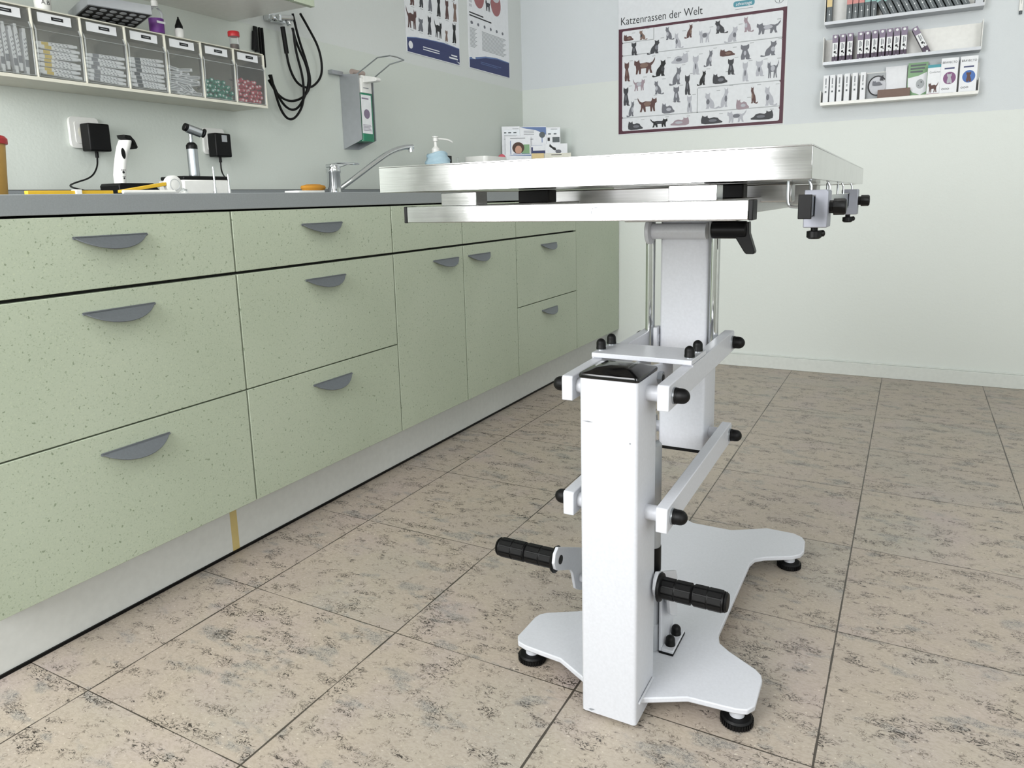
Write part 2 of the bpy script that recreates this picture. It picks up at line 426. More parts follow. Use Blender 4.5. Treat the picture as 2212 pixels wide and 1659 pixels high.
unit(YS+2.0, YB-YS-2.0-.002, [('door', Zs[0], Zs[3], [])], 'plain green cabinet without handles against the back wall')
# recessed plinth with its black floor seal and a strip of yellowed tape
t = thing('plinth', 'pale grey recessed plinth board running under the green cabinets', 'plinth', (-.065, 2.0, 0))
rbox(-.075, -.06, .6, YB-.002, .004, .15).build('board', t, 'plinth_grey')
rbox(-.064, -.0565, .6, YB-.016, 0, .007).build('floor_seal', t, 'black_plastic')
tag(rbox(-.0602, -.0596, 1.178, 1.199, .007, .148).build('tape_strip', t, 'tape_yellow'), 'yellowed adhesive tape strip')
# worktop
t = thing('worktop', 'long grey laminate worktop over the green cabinets', 'worktop', (-.26, 2.0, .865))
m = M(); m.mat('worktop_top'); m.box(XL+.001, .02, .6, YB-.001, .866, .9036)
m.build('slab', t, bevel=.0015)
m = M().mat('worktop_top'); m.box(XL+.001, XL+.012, .6, YB-.001, .9037, .925); m.mat('black_plastic'); m.box(XL+.001, XL+.0125, .6, YB-.001, .9251, .9262)
tag(m.build('backsplash_strip', None), 'low grey upstand strip with a dark edge along the back of the worktop', 'trim strip')
# wall cupboard
t = thing('wall_cupboard', 'wall cupboard with pale green doors above the storage bins', 'cabinet', (-.37, 1.2, 1.455))
rbox(XL+.001, -.222, .55, 1.768, 1.456, 2.2).build('carcass', t, 'white_plastic')
rbox(-.220, -.202, .55, 1.085, 1.452, 2.2).build('door', t, 'cabinet_green', bevel=.0012)
rbox(-.220, -.202, 1.089, 1.684, 1.452, 2.2).build('door', t, 'cabinet_green', bevel=.0012)
rbox(-.220, -.202, 1.690, 1.772, 1.452, 2.2).build('end_panel', t, 'cabinet_green', bevel=.0012)

# ------------------------------------------------------------------ examination table
XC = 1.0125
T = thing('examination_table', 'height-adjustable white steel examination table with a brushed stainless top', 'examination table', (XC, 1.4, 0))
# base plate
half = [(.0485, 1.060), (.118, 1.098), (.194, 1.104), (.212, 1.110), (.221, 1.126), (.220, 1.198), (.216, 1.212), (.205, 1.224), (.152, 1.256), (.130, 1.274), (.122, 1.300),
        (.122, 1.606), (.128, 1.634), (.146, 1.652), (.202, 1.684), (.218, 1.702), (.223, 1.724), (.219, 1.776), (.210, 1.796), (.190, 1.808), (.124, 1.810), (.048, 1.762)]
poly = [(XC+a, b) for a, b in half]+[(XC-a, b) for a, b in reversed(half)]
M().prism(poly, (0, 0, 0), (1, 0, 0), (0, 1, 0), (0, 0, 1), .034, .044).build('base_plate', T, 'white_paint', bevel=.002)
for sx in (-1, 1):
    for fy in (1.130, 1.716):
        x = XC+sx*.192; prof = [(.022, 0), (.0255, .002), (.0255, .012), (.023, .015), (.010, .016)]
        m = M().lathe(prof, (x, fy, .0), seg=24)
        for k in range(36):
            a = 2*math.pi*k/36; m.box(.0250, .0272, -.0011, .0011, .0025, .0115, Matrix.Translation((x, fy, 0)) @ Matrix.Rotation(a, 4, 'Z'))
        f = m.build('foot', T, 'black_rubber')
        M().cyl((x, fy, .014), (x, fy, .0345), .0125, 18).build('foot_stem', f, 'white_paint')
# fixed front column
X0c, X1c = .9640, 1.0605
M().prism(rrect(X1c-X0c, .096, .006, 4, (X0c+X1c)/2, 1.083), (0, 0, 0), (1, 0, 0), (0, 1, 0), (0, 0, 1), .008, .5945).build('front_column', T, 'white_paint')
cx0 = (X0c+X1c)/2
m = M(); vs = []; lv = [(.0495, .5945, .006), (.0500, .598, .006), (.0490, .6015, .007), (.038, .6045, .008), (.030, .6085, .008), (.012, .6105, .006)]
for hw, z, r in lv: vs += [(p[0], p[1], z) for p in rrect(hw*2, hw*2, r, 4, cx0, 1.083)]
nn = 20; fs = []
for i in range(len(lv)-1):
    for k in range(nn): fs.append((i*nn+k, i*nn+(k+1) % nn, (i+1)*nn+(k+1) % nn, (i+1)*nn+k))
fs.append(tuple(range((len(lv)-1)*nn, len(lv)*nn)))
M().add(vs, fs).build('column_cap', T, 'black_gloss')
# moving rear column
YC0 = 1.452
M().prism(rrect(.0955, .0955, .006, 4, XC, YC0+.048), (0, 0, 0), (1, 0, 0), (0, 1, 0), (0, 0, 1), .352, .822).build('lifting_column', T, 'white_paint')
M().prism(rrect(.093, .093, .006, 4, XC, YC0+.048), (0, 0, 0), (1, 0, 0), (0, 1, 0), (0, 0, 1), .345, .352).build('column_cap', T, 'black_plastic')
# parallel arms, pivot bolts and domed caps
def dome(m, p, ax, r=.0125, L=.026):
    pr = [(r*1.04, 0), (r*1.04, .0035), (r, .004)]
    for k in range(6):
        a = k*math.pi/2/5; pr.append((max(r*math.cos(a), .0008), L-r+r*math.sin(a)))
    m.lathe(pr, p, ax, 18)
arms = []
for sx in (-1, 1):
    for (zn, zf) in ((.568, .575), (.3685, .378)):
        xi, xo = (XC+.0705, XC+.0895) if sx > 0 else (XC-.0895, XC-.0705)
        d = Vector((0, 1.5-1.083, zf-zn)); L = d.length; d.normalize(); up = Vector((0, -d.z, d.y))
        n0 = Vector((0, 1.083, zn)); pl = []
        # side profile: near end cut vertically with a chamfer
        pts = [(1.0575, zn-.0205), (1.0575, zn+.0165), (1.0605, zn+.0205)]
        e1 = n0+d*(L+.022)
        pts += [(e1.y-.006, e1.z+.0215), (e1.y, e1.z+.015), (e1.y, e1.z-.0205)]
        a = M().prism(pts, (0, 0, 0), (0, 1, 0), (0, 0, 1), (1, 0, 0), xi, xo).build('arm', T, 'white_paint', bevel=.0015)
        for (py, pz, colx) in ((1.083, zn, .048), (1.5, zf, .048)):
            m = M(); m.cyl((XC+sx*colx, py, pz), (XC+sx*.072, py, pz), .0125, 18); m.build('pivot_sleeve', a, 'white_paint')
            m = M().mat('silver'); m.lathe([(.0135, 0), (.0135, .003)], (xo if sx > 0 else xi, py, pz), (sx, 0, 0), 18); m.mat('black_rubber'); dome(m, ((xo if sx > 0 else xi)+sx*.003, py, pz), (sx, 0, 0), .0122, .0225)
            m.build('bolt_cap', a)
# cross plate over the upper arms with four domed nuts
pz = .5930
o = rbox(XC-.0895, XC+.0895, 1.186, 1.284, pz, pz+.0085).build('cross_plate', T, 'white_paint', bevel=.001)
for px, py in ((-.083, 1.216), (-.083, 1.268), (.080, 1.208), (.080, 1.262)):
    m = M().mat('silver'); m.lathe([(.0085, 0), (.0085, .002)], (XC+px, py, pz+.0085), (0, 0, 1), 16); m.mat('black_rubber'); dome(m, (XC+px, py, pz+.0100), (0, 0, 1), .0085, .019); m.build('domed_nut', o)
for sx in (-1, 1):
    rbox(XC+sx*.0815-.009, XC+sx*.0815+.009, 1.192, 1.278, .5885, pz).build('plate_spacer', o, 'white_paint')
# inner lever and hydraulic cylinder
m = M(); m.prism([(1.13, .545), (1.13, .60), (1.19, .592), (1.25, .592), (1.25, .560), (1.16, .535)], (0, 0, 0), (0, 1, 0), (0, 0, 1), (1, 0, 0), XC+.034, XC+.040)
m.prism([(1.13, .545), (1.13, .60), (1.19, .592), (1.25, .592), (1.25, .560), (1.16, .535)], (0, 0, 0), (0, 1, 0), (0, 0, 1), (1, 0, 0), XC-.006, XC+.0)
lv_ = m.build('inner_lever', T, 'white_paint', bevel=.001)
m = M().mat('silver'); m.cyl((XC+.040, 1.165, .573), (XC+.048, 1.165, .573), .011, 6); m.mat('black_plastic'); m.cyl((XC+.048, 1.165, .573), (XC+.0485, 1.165, .573), .006, 12); m.build('bolt', lv_)
m = M().mat('housing_grey'); m.cyl((XC+.016, 1.205, .09), (XC+.016, 1.205, .445), .0185, 24, .004); m.cyl((XC+.016, 1.205, .044), (XC+.016, 1.205, .10), .0205, 24, .003); m.mat('black_plastic'); m.cyl((XC+.016, 1.205, .200), (XC+.016, 1.205, .250), .0195, 24, .002)
m.mat('chrome'); m.cyl((XC+.016, 1.205, .445), (XC+.016, 1.19, .560), .009, 16); m.build('hydraulic_cylinder', T)
# chrome guide tubes either side of the lifting column
for x in (XC-.0705, XC+.0605):
    tb = M().cyl((x, YC0+.008, .566), (x, YC0+.008, .845), .0097, 20).build('guide_tube', T, 'chrome')
rbox(XC-.0585, XC-.050, YC0-.01, YC0+.02, .56, .606).build('tube_bracket', T, 'white_paint', bevel=.002)
M().cyl((XC-.055, YC0+.005, .582), (XC-.049, YC0+.005, .582), .009, 16).build('bolt', T, 'white_paint')
# tilt axle, collar and clamping lever
M().cyl((XC-.058, YC0-.020, .803), (XC+.050, YC0-.020, .803), .0155, 24).build('tilt_axle', T, 'white_paint')
M().lathe([(.024, 0), (.026, .002), (.026, .008), (.020, .010)], (XC-.068, YC0-.020, .803), (1, 0, 0), 24).build('axle_collar', T, 'white_paint')
m = M(); m.cyl((XC+.062, YC0-.032, .806), (XC+.128, YC0-.032, .806), .0165, 20, .002)
m.prism([(XC+.102, .800), (XC+.132, .822), (XC+.133, .800), (XC+.144, .766), (XC+.142, .7615), (XC+.128, .7615), (XC+.124, .766), (XC+.108, .792)], (0, 0, 0), (1, 0, 0), (0, 0, 1), (0, -1, 0), -(YC0-.022), -(YC0-.042))
m.build('clamping_lever', T, 'black_plastic', bevel=.002)
# sub-frame under the top: front tube, sliding blocks, cross members, longitudinal channels
ft = rbox(.775, 1.2475, .860, .885, .8438, .8662).build('front_tube', T, 'steel_brushed', bevel=.001)
rbox(1.2475, 1.2525, .8595, .8855, .8434, .8666).build('end_cap', ft, 'black_plastic', bevel=.001)
rbox(.770, .775, .8595, .8855, .8434, .8666).build('end_cap', ft, 'black_plastic', bevel=.001)
for sx in (-1, 1):
    rbox(XC+sx*.165-.029, XC+sx*.165+.029, .884, .915, .8662, .8845).build('slide_block', T, 'steel_brushed', bevel=.0008)
    rbox(XC+sx*.1545-.030, XC+sx*.1545+.027, 1.10, 1.13, .8662, .8872).build('rubber_pad', T, 'black_rubber', bevel=.002)
    rbox(XC+sx*.158-.024, XC+sx*.158+.024, .886, 1.86, .8435, .8668).build('channel', T, 'steel_dull', bevel=.001)
rbox(XC-.225, XC+.228, 1.24, 1.275, .858, .8865).build('cross_member', T, 'steel_dull', bevel=.002)
rbox(XC-.205, XC+.225, 1.60, 1.66, .848, .887).build('cross_member', T, 'steel_dull', bevel=.002)
rbox(XC-.11, XC+.11, 1.41, 1.58, .822, .8435).build('tilt_head', T, 'steel_dull', bevel=.002)
# stainless top (slightly turned), a folded tray with rounded corners
a = .0114; U = Vector((math.cos(a), math.sin(a), 0)); V = Vector((-math.sin(a), math.cos(a), 0)); O = Vector((.7147, .8777, 0)); Lx, Ly = .5946, 1.12
def tp(x, y, z): return O+U*x+V*y+Vector((0, 0, z))
TT = Matrix(((U.x, V.x, 0, O.x), (U.y, V.y, 0, O.y), (0, 0, 1, 0), (0, 0, 0, 1)))
zt0, zt1 = .8874, .9251
m = M(); e = .0015
m.box(0, Lx, 0, Ly, zt1-.002, zt1, TT); m.box(0, Lx, 0, e, zt0, zt1-.002, TT); m.box(0, Lx, Ly-e, Ly, zt0, zt1-.002, TT); m.box(0, e, e, Ly-e, zt0, zt1-.002, TT); m.box(Lx-e, Lx, e, Ly-e, zt0, zt1-.002, TT)
m.box(.001, Lx-.001, .0015, .014, zt0, zt0+.0012, TT); m.box(Lx-.014, Lx-.0015, .014, Ly-.014, zt0, zt0+.0012, TT); m.box(.0015, .014, .014, Ly-.014, zt0, zt0+.0012, TT); m.box(.014, Lx-.014, .014, Ly-.014, zt0+.001, zt0+.002, TT)
top = m.build('tabletop', T, 'steel_brushed', bevel=.0012)
# scuffs on the steel (worn adhesive)
m = M()
for (x, z, w, h) in ((.256, .9100, .010, .0012), (.262, .9060, .006, .0010), (.250, .8975, .014, .0009), (.270, .8995, .007, .0010), (.243, .8955, .008, .0008)):
    m.flat([(0, 0), (w, h*.4), (w*.8, h*1.6), (w*.2, h*1.4)], tp(x, -.0004, z), U, (0, 0, 1))
m.build('scuff', top, 'smear')
m = M()
for (x, z, w, h) in ((1.0545, .8540, .003, .0006), (1.0575, .8525, .0012, .003), (1.0610, .8600, .006, .0008), (1.0520, .8475, .004, .0006), (1.0560, .8605, .004, .0006), (1.0590, .8575, .0014, .002), (1.050, .8530, .003, .0005)):
    m.flat([(0, 0), (w, h*.4), (w*.8, h*1.6), (w*.2, h*1.4)], (x, .8597, z), (1, 0, 0), (0, 0, 1))
m.build('scuff', ft, 'text_grey')
# foot pedals with rubber grips, their plates and the bolted floor bracket
def grip(x0, x1, y, z, r=.0172):
    pr = [(r*.8, 0), (r, .002)]; L = abs(x1-x0)
    for q in (.5,): pr += [(r, L*q-.002), (r-.0025, L*q), (r, L*q+.002)]
    pr += [(r, L-.006), (r-.002, L-.005), (r, L-.004), (r*.85, L-.0005), (r*.3, L)]
    m = M().lathe(pr, (x0, y, z), (x1-x0, 0, 0), 24); s = 1 if x1 > x0 else -1
    for seg in ((.03, .48), (.53, .92)):
        for k in range(10):
            a_ = 2*math.pi*k/10; Tm = Matrix.Translation((x0, y, z)) @ Matrix.Rotation(a_, 4, 'X')
            xa, xb = sorted((s*L*seg[0], s*L*(seg[0]+(seg[1]-seg[0])*.46))); xc, xd = sorted((s*L*(seg[0]+(seg[1]-seg[0])*.52), s*L*seg[1]))
            m.box(xa, xb, -.0042, .0042, r-.001, r+.0009, Tm); m.box(xc, xd, -.0042, .0042, r-.001, r+.0009, Tm)
    m.lathe([(r+.0065, 0), (r+.008, .0015), (r+.0065, .005), (r, .008)], (x0, y, z), (x1-x0, 0, 0), 28)
    return m
pR = thing
ped = M(); zR = .217; yR = 1.124
LV = [(1.108, .208), (1.102, .222), (1.107, .238), (1.120, .246), (1.207, .206), (1.228, .196), (1.238, .180), (1.238, .10), (1.208, .117), (1.196, .126), (1.185, .162), (1.177, .174), (1.118, .201)]
ped.prism(LV, (0, 0, 0), (0, 1, 0), (0, 0, 1), (1, 0, 0), 1.0645, 1.0705)
o = ped.build('pedal_lever', T, 'white_paint', bevel=.001)
grip(1.0705, 1.186, yR, zR).build('pedal_grip', o, 'black_rubber')
yL, zL = 1.130, .220
m = M().prism([(q[0]+.004, q[1]+.002) for q in LV], (0, 0, 0), (0, 1, 0), (0, 0, 1), (1, 0, 0), .876, .882)
o = m.build('pedal_lever', T, 'white_paint', bevel=.001)
m = M(); m.lathe([(.0085, 0), (.0085, .001)], (.882, yL+.002, zL), (1, 0, 0), 20); m.build('bore_shade', o, 'dark_hole')  # dark disc painted for the shade inside the lever's open bore
grip(.876, .752, yL, zL).build('pedal_grip', o, 'black_rubber')
M().cyl((.882, 1.222, .140), (1.0645, 1.222, .140), .008, 14).build('pedal_shaft', T, 'white_paint')
m = M(); m.box(1.049, 1.054, 1.195, 1.272, .0475, .150); m.box(1.054, 1.076, 1.195, 1.272, .0475, .0535); m.mat
br = m.build('floor_bracket', T, 'white_paint', bevel=.001)
rbox(1.050, 1.0765, 1.194, 1.274, .044, .0476).build('gasket', br, 'black_rubber')
for py in (1.214, 1.252):
    m = M(); dome(m, (1.0655, py, .0535), (0, 0, 1), .0088, .019); m.build('domed_nut', br, 'black_rubber')
# paint chips and weld at the foot of the column
m = M(); m.flat([(0, 0), (.006, -.001), (.012, .003), (.004, .003)], (X0c+.012, 1.0346, .012), (1, 0, 0), (0, 0, 1))
m.flat(circ(.0015, 8), (X1c-.012, 1.0346, .497), (1, 0, 0), (0, 0, 1)); m.flat([(0, 0), (.012, -.001), (.02, .0), (.01, .0012)], (X0c+.004, 1.0346, .524), (1, 0, 0), (0, 0, 1))
m.build('paint_chip', T, 'text_grey')
m = M(); m.tube([(X1c+.002, 1.045, .045), (X1c+.0025, 1.08, .046), (X1c+.002, 1.12, .045)], .002, 6); m.build('weld_seam', T, 'white_paint')
# accessory rail hung on hooks from the right edge
R_ = thing('accessory_rail', 'flat steel accessory rail hooked under the right edge of the table', 'rail', (1.302, 1.2, .857))
rbox(1.2985, 1.3085, .892, 1.60, .846, .868).build('bar', R_, 'silver', bevel=.0006)
rbox(1.2965, 1.3105, .884, .892, .8435, .8705).build('end_cap', R_, 'black_plastic', bevel=.0008)
for y in (.935, 1.15, 1.38, 1.575):
    m = M(); m.tube([(1.278, y, .8868), (1.278, y, .862), (1.280, y, .8575), (1.284, y, .8560), (1.2985, y, .8560)], .0018, 8, smooth=1)
    m.tube([(1.303, y+.006, .868), (1.303, y+.006, .880), (1.300, y+.006, .8868)], .0016, 8)
    m.build('hook', R_, 'silver')
def clamp(y, s, label):
    t = thing('rail_clamp', label, 'clamp', (1.303, y, .85), 'clamps on the table rail')
    m = M(); C0 = 1.3115
    m.prism([(1.2975, .8690), (1.2975, .8755), (1.3220, .8755), (1.3235, .8735), (1.3235, .832), (1.2975, .832), (1.2975, .8452), (1.3095, .8452), (1.3095, .8690)], (0, 0, 0), (1, 0, 0), (0, 0, 1), (0, -1, 0), -y-.020*s, -y+.020*s)
    m.build('body', t, 'aluminium', bevel=.001)
    m = M(); m.lathe([(.0075, 0), (.0075, .004), (.0095, .0045), (.0095, .016), (.008, .018), (.004, .0185)], (1.3235, y, .8555), (1, 0, 0), 8); m.build('side_knob', t, 'black_plastic')
    m = M(); m.lathe([(.004, 0), (.004, .004), (.0085, .005), (.0085, .012), (.006, .014)], (1.3080, y, .832), (0, 0, -1), 10); m.cyl((1.308, y, .8235), (1.3185, y+.006, .8245), .004, 10, .001); m.build('bottom_screw', t, 'black_plastic')
clamp(.945, 1.0, 'aluminium rail clamp with black knobs, at the near end of the table rail')
clamp(1.44, .9, 'aluminium rail clamp at the far end of the table rail')

# ------------------------------------------------------------------ left wall: storage bins and what is in and on them
XF, ZB0, ZB1, BW, YB0 = -.402, 1.1815, 1.3335, .11625, 1.0485
rk = thing('bin_rack', 'cream wall rack holding seven clear tilt bins', 'rack', (-.48, 1.3, 1.18))
m = M(); ya, yb = YB0-BW, YB0+6*BW
m.box(XL+.001, XF, ya, yb, ZB0-.006, ZB0); m.box(XL+.001, XF-.002, ya, yb, ZB1, ZB1+.003)
m.box(XL+.001, XL+.004, ya, yb, ZB0, ZB1)
for k in range(8): y = ya+k*BW; m.box(XF-.014 if 0 < k < 7 else XL+.004, XF, y-.0016, y+.0016, ZB0, ZB1)
m.build('frame', rk, 'cream_plastic', bevel=.0006)
m = M(); m.box(XF-.003, XF+.001, ya, yb, ZB0-.008, ZB0-.001); m.build('front_lip', rk, 'cream_plastic')
names = ['filled with upright wrapped syringes, leftmost in the rack', 'holding yellow-marked syringe packs', 'of white syringe packs, third from the left',
         'holding blue-marked syringe packs', 'of small loose wrapped needles, between the syringes and the green caps', 'of green-capped needles', 'of pink-capped needles, at the right end of the rack']
for k in range(7):
    y0 = ya+k*BW+.003; y1 = ya+(k+1)*BW-.003
    b = thing('storage_bin', 'clear tilt bin '+names[k], 'storage bin', (-.47, (y0+y1)/2, ZB0), 'clear tilt bins in the wall rack')
    m = M()
    # sloping front: bottom recessed less, chamfer near the top
    pr = [(XF-.004, ZB0+.002), (XF+.001, ZB0+.106), (XF-.006, ZB0+.121), (XF-.006, ZB1-.002)]
    for (xa, za), (xb, zb) in zip(pr, pr[1:]):
        m.mat('clear_plastic'); m.add([(xa, y0, za), (xa, y1, za), (xb, y1, zb), (xb, y0, zb)], [(0, 1, 2, 3)])
    side = [(XL+.02, ZB0+.002)]+pr
    side += [(XL+.02, ZB1-.03)]
    for yy, fl in ((y0, 1), (y1, 0)):
        m.mat('clear_acrylic'); m.flat([(a_, b_) for a_, b_ in side], (0, yy, 0), (1, 0, 0), (0, 0, 1))
    m.add([(XL+.02, y0, ZB0+.002), (XL+.02, y1, ZB0+.002), (XF-.004, y1, ZB0+.002), (XF-.004, y0, ZB0+.002)], [(0, 1, 2, 3)])
    m.build('bin_shell', b, 'clear_plastic', smooth=False)
    m = M()
    for yy in (y0+.002, y1-.002): m.tube([(pr[0][0]+.001, yy, pr[0][1]), (pr[1][0]+.001, yy, pr[1][1]), (pr[2][0]+.001, yy, pr[2][1])], .0012, 6)
    m.tube([(pr[1][0]+.0006, y0, pr[1][1]), (pr[1][0]+.0006, y1, pr[1][1])], .0011, 6); m.tube([(pr[0][0]+.0006, y0, pr[0][1]+.001), (pr[0][0]+.0006, y1, pr[0][1]+.001)], .0013, 6)
    m.build('edge_rib', b, 'clear_plastic')
    lb = rbox(XF-.006, XF-.0045, y0+.014, y1-.018, ZB1-.026, ZB1-.005).build('paper_label', b, 'label_white')
    yc = (y0+y1)/2+.004
    p = rbox(XF-.0045, XF-.004, yc-.014, yc+.014, ZB1-.0185, ZB1-.0105).build('label_plate', b, 'text_black')
    rbox(XF-.004, XF-.0038, yc-.009, yc+.009, ZB1-.0152, ZB1-.0138).build('label_print', p, 'line_grey')
# contents
def syringe(col, stripe):
    t = thing('syringe_pack', 'x', 'syringe', (0, 0, 0), local=True)
    m = M().mat(col); m.box(-.007, .007, -.043, .043, -.0046, .0046); m.mat('wrap_white'); m.box(-.0074, .0074, -.052, .052, -.0035, .0035)
    m.build('wrapper', t, bevel=.0012)
    m = M().mat(stripe); m.box(.0071, .0076, -.034, -.018, -.0038, .0038); m.mat('text_grey')
    for i in range(5): m.box(.0071, .0076, -.010+i*.009, -.006+i*.009, -.0028, -.0010); m.box(.0071, .0076, -.012+i*.009, -.008+i*.009, .0008, .0022)
    m.build('print', t); return t
first = {}
def pack(kind, loc, rot, label, group):
    cols = {'w': ('wrap_white', 'text_grey'), 'y': ('wrap_white', 'wrap_yellow'), 'b': ('wrap_white', 'slate_print')}[kind]
    if kind not in first:
        t = syringe(*cols); t.location = loc; t.rotation_euler = rot; t['label'] = label; t['group'] = group; first[kind] = t
    else: dup(first[kind], loc, rot, label, group)
def yc_(k): return ya+(k+.5)*BW
for k, kind, n, label in ((1, 'y', 8, 'wrapped syringe with yellow mark lying in the second clear bin'), (2, 'w', 7, 'white wrapped syringe lying in the third clear bin'), (3, 'b', 8, 'wrapped syringe with dark blue mark in the fourth clear bin')):
    for i in range(n):
        zz = ZB0+.012+i*.0098
        pack(kind, (XF-.014-.004*(i % 2), yc_(k)+random.uniform(-.003, .003), zz), (random.uniform(-.06, .06), 0, random.uniform(-.03, .03)), label, 'syringe packs in bin %s' % ['', 'two', 'three', 'four'][k])
for i in range(7):
    pack('w', (XF-.016-.004*(i % 2), yc_(0)-.040+i*.0135, ZB0+.054+.008*(i % 2)), (math.pi/2+random.uniform(-.05, .05), 0, 0), 'white wrapped syringe standing upright in the leftmost clear bin', 'upright syringe packs in the leftmost bin')
nd = None
def needle(cap):
    t = thing('needle', 'x', 'needle', (0, 0, 0), local=True)
    m = M().mat(cap); m.cyl((-.003, 0, 0), (.010, 0, 0), .0068, 14, .001, r1=.0060); m.mat('wrap_white'); m.cyl((.010, 0, 0), (.0106, 0, 0), .0028, 8)
    m.build('cap', t)
    M().cyl((-.022, 0, 0), (0, 0, 0), .0028, 10).build('sheath', t, 'cap_translucent'); return t
for k, cap, n, label, g in ((5, 'green_cap', 26, 'green-capped needle loose in the sixth clear bin', 'green-capped needles in the bin'), (6, 'pink', 34, 'pink-capped needle loose in the rightmost clear bin', 'pink-capped needles in the bin')):
    proto = None
    for i in range(n):
        row = i//7; z = ZB0+.011+row*.0135+random.uniform(-.002, .002); y = yc_(k)-.043+(i % 7)*.0138+(row % 2)*.004+random.uniform(-.002, .002)
        loc = (XF-.0165+random.uniform(-.003, .001), y, z); rot = (0, random.uniform(-.5, .25), random.uniform(-.5, .5))
        if proto is None: proto = needle(cap); proto.location = loc; proto.rotation_euler = rot; proto['label'] = label; proto['group'] = g
        else: dup(proto, loc, rot)
def wrap_needle():
    t = thing('wrapped_needle', 'clear wrapped needle lying loose in the fifth clear bin', 'needle', (0, 0, 0), 'wrapped needles in the fifth bin', local=True)
    m = M().mat('wrap_white'); m.box(-.007, .007, -.026, .026, -.004, .004); m.mat('line_grey'); m.cyl((.006, -.018, .0005), (.006, .018, .0005), .0024, 8); m.build('wrapper', t); return t
w0 = wrap_needle(); w0.location = (XF-.02, yc_(4), ZB0+.010)
for i in range(17):
    row = i//3; dup(w0, (XF-.014-random.uniform(0, .01), yc_(4)-.03+(i % 3)*.03+random.uniform(-.006, .006), ZB0+.012+row*.0115+random.uniform(-.003, .003)), (random.uniform(-.7, .7) if row < 2 else random.uniform(-.2, .2), random.uniform(-.4, .4), 0))
# things on top of the rack
ZT = ZB1+.003
t = thing('pill_jar', 'small white plastic jar standing on the bin rack', 'jar', (-.43, 1.095, ZT))
m = M().lathe([(.016, 0), (.0175, .002), (.0175, .036), (.0165, .040)], (-.43, 1.095, ZT), seg=24); m.build('body', t, 'white_plastic')
M().lathe([(.0185, 0), (.0185, .012), (.017, .014)], (-.43, 1.095, ZT+.040), seg=24).build('lid', t, 'white_plastic')
text('lettering', 'A.B', .014, (-.4123, 1.082, ZT+.014), (0, 1, 0), (0, 0, 1), 'text_black', t)
t = thing('perforated_tray', 'grey metal tray with round holes lying across the bin rack', 'tray', (-.42, 1.27, ZT))
TR = Matrix.Translation((-.415, 1.255, ZT+.014)) @ Matrix.Rotation(math.radians(-14), 4, 'Z') @ Matrix.Rotation(math.radians(-6), 4, 'Y')
m = M().mat('housing_grey'); m.box(-.07, .07, -.075, .075, .0, .002, TR); m.box(.067, .07, -.075, .075, .0, .024, TR); m.box(-.07, -.067, -.075, .075, 0, .024, TR); m.box(-.067, .067, .073, .075, .0, .024, TR); m.box(-.067, .067, -.075, -.073, 0, .024, TR)
m.mat('dark_hole'); m.box(-.066, .066, -.072, .072, .0021, .004, TR); m.box(-.067, .067, -.072, .072, -.0006, -.0001, TR)
m.build('tray', t)
m = M()
for i in range(5):
    for j in range(6): m.cyl(TR @ Vector((-.052+i*.026, -.058+j*.0232, -.0014)), TR @ Vector((-.052+i*.026, -.058+j*.0232, -.0007)), .0085, 16)
m.build('hole_rings', t, 'housing_grey')
t = thing('spray_bottle', 'clear bottle with purple label and white spray cap on the bin rack', 'bottle', (-.44, 1.405, ZT))
M().lathe([(.017, 0), (.019, .002), (.019, .058), (.016, .066), (.007, .074), (.007, .078)], (-.44, 1.405, ZT), seg=24).build('body', t, 'clear_plastic')
m = M().lathe([(.0194, .006), (.0194, .044)], (-.44, 1.405, ZT), seg=24); m.build('label_band', t, 'purple_label')
rbox(-.4204, -.4200, 1.392, 1.418, ZT+.030, ZT+.036).build('label_stripe', t, 'label_white')
M().lathe([(.009, .076), (.009, .090), (.006, .093), (.006, .104), (.008, .105), (.008, .115)], (-.44, 1.405, ZT), seg=18).build('spray_cap', t, 'white_plastic')
t = thing('dropper_bottle', 'white dropper bottle with black pointed cap on the bin rack', 'bottle', (-.43, 1.468, ZT))
M().lathe([(.011, 0), (.012, .002), (.012, .026), (.009, .030)], (-.43, 1.468, ZT), seg=20).build('body', t, 'white_plastic')
M().lathe([(.0105, .029), (.0105, .036), (.007, .044), (.0025, .056), (.002, .060)], (-.43, 1.468, ZT), seg=20).build('cap', t, 'black_plastic')
t = thing('sample_tube', 'clear sample tube with red screw cap on the right of the bin rack', 'tube', (-.43, 1.66, ZT))
M().lathe([(.0135, 0), (.0135, .040)], (-.43, 1.66, ZT), seg=24).build('tube_body', t, 'clear_plastic')
M().lathe([(.0125, .001), (.0125, .018)], (-.43, 1.66, ZT), seg=24).build('contents', t, 'hair_print')
M().lathe([(.0165, .040), (.017, .042), (.017, .053), (.0155, .055)], (-.43, 1.66, ZT), seg=28).build('cap', t, 'red_cap')

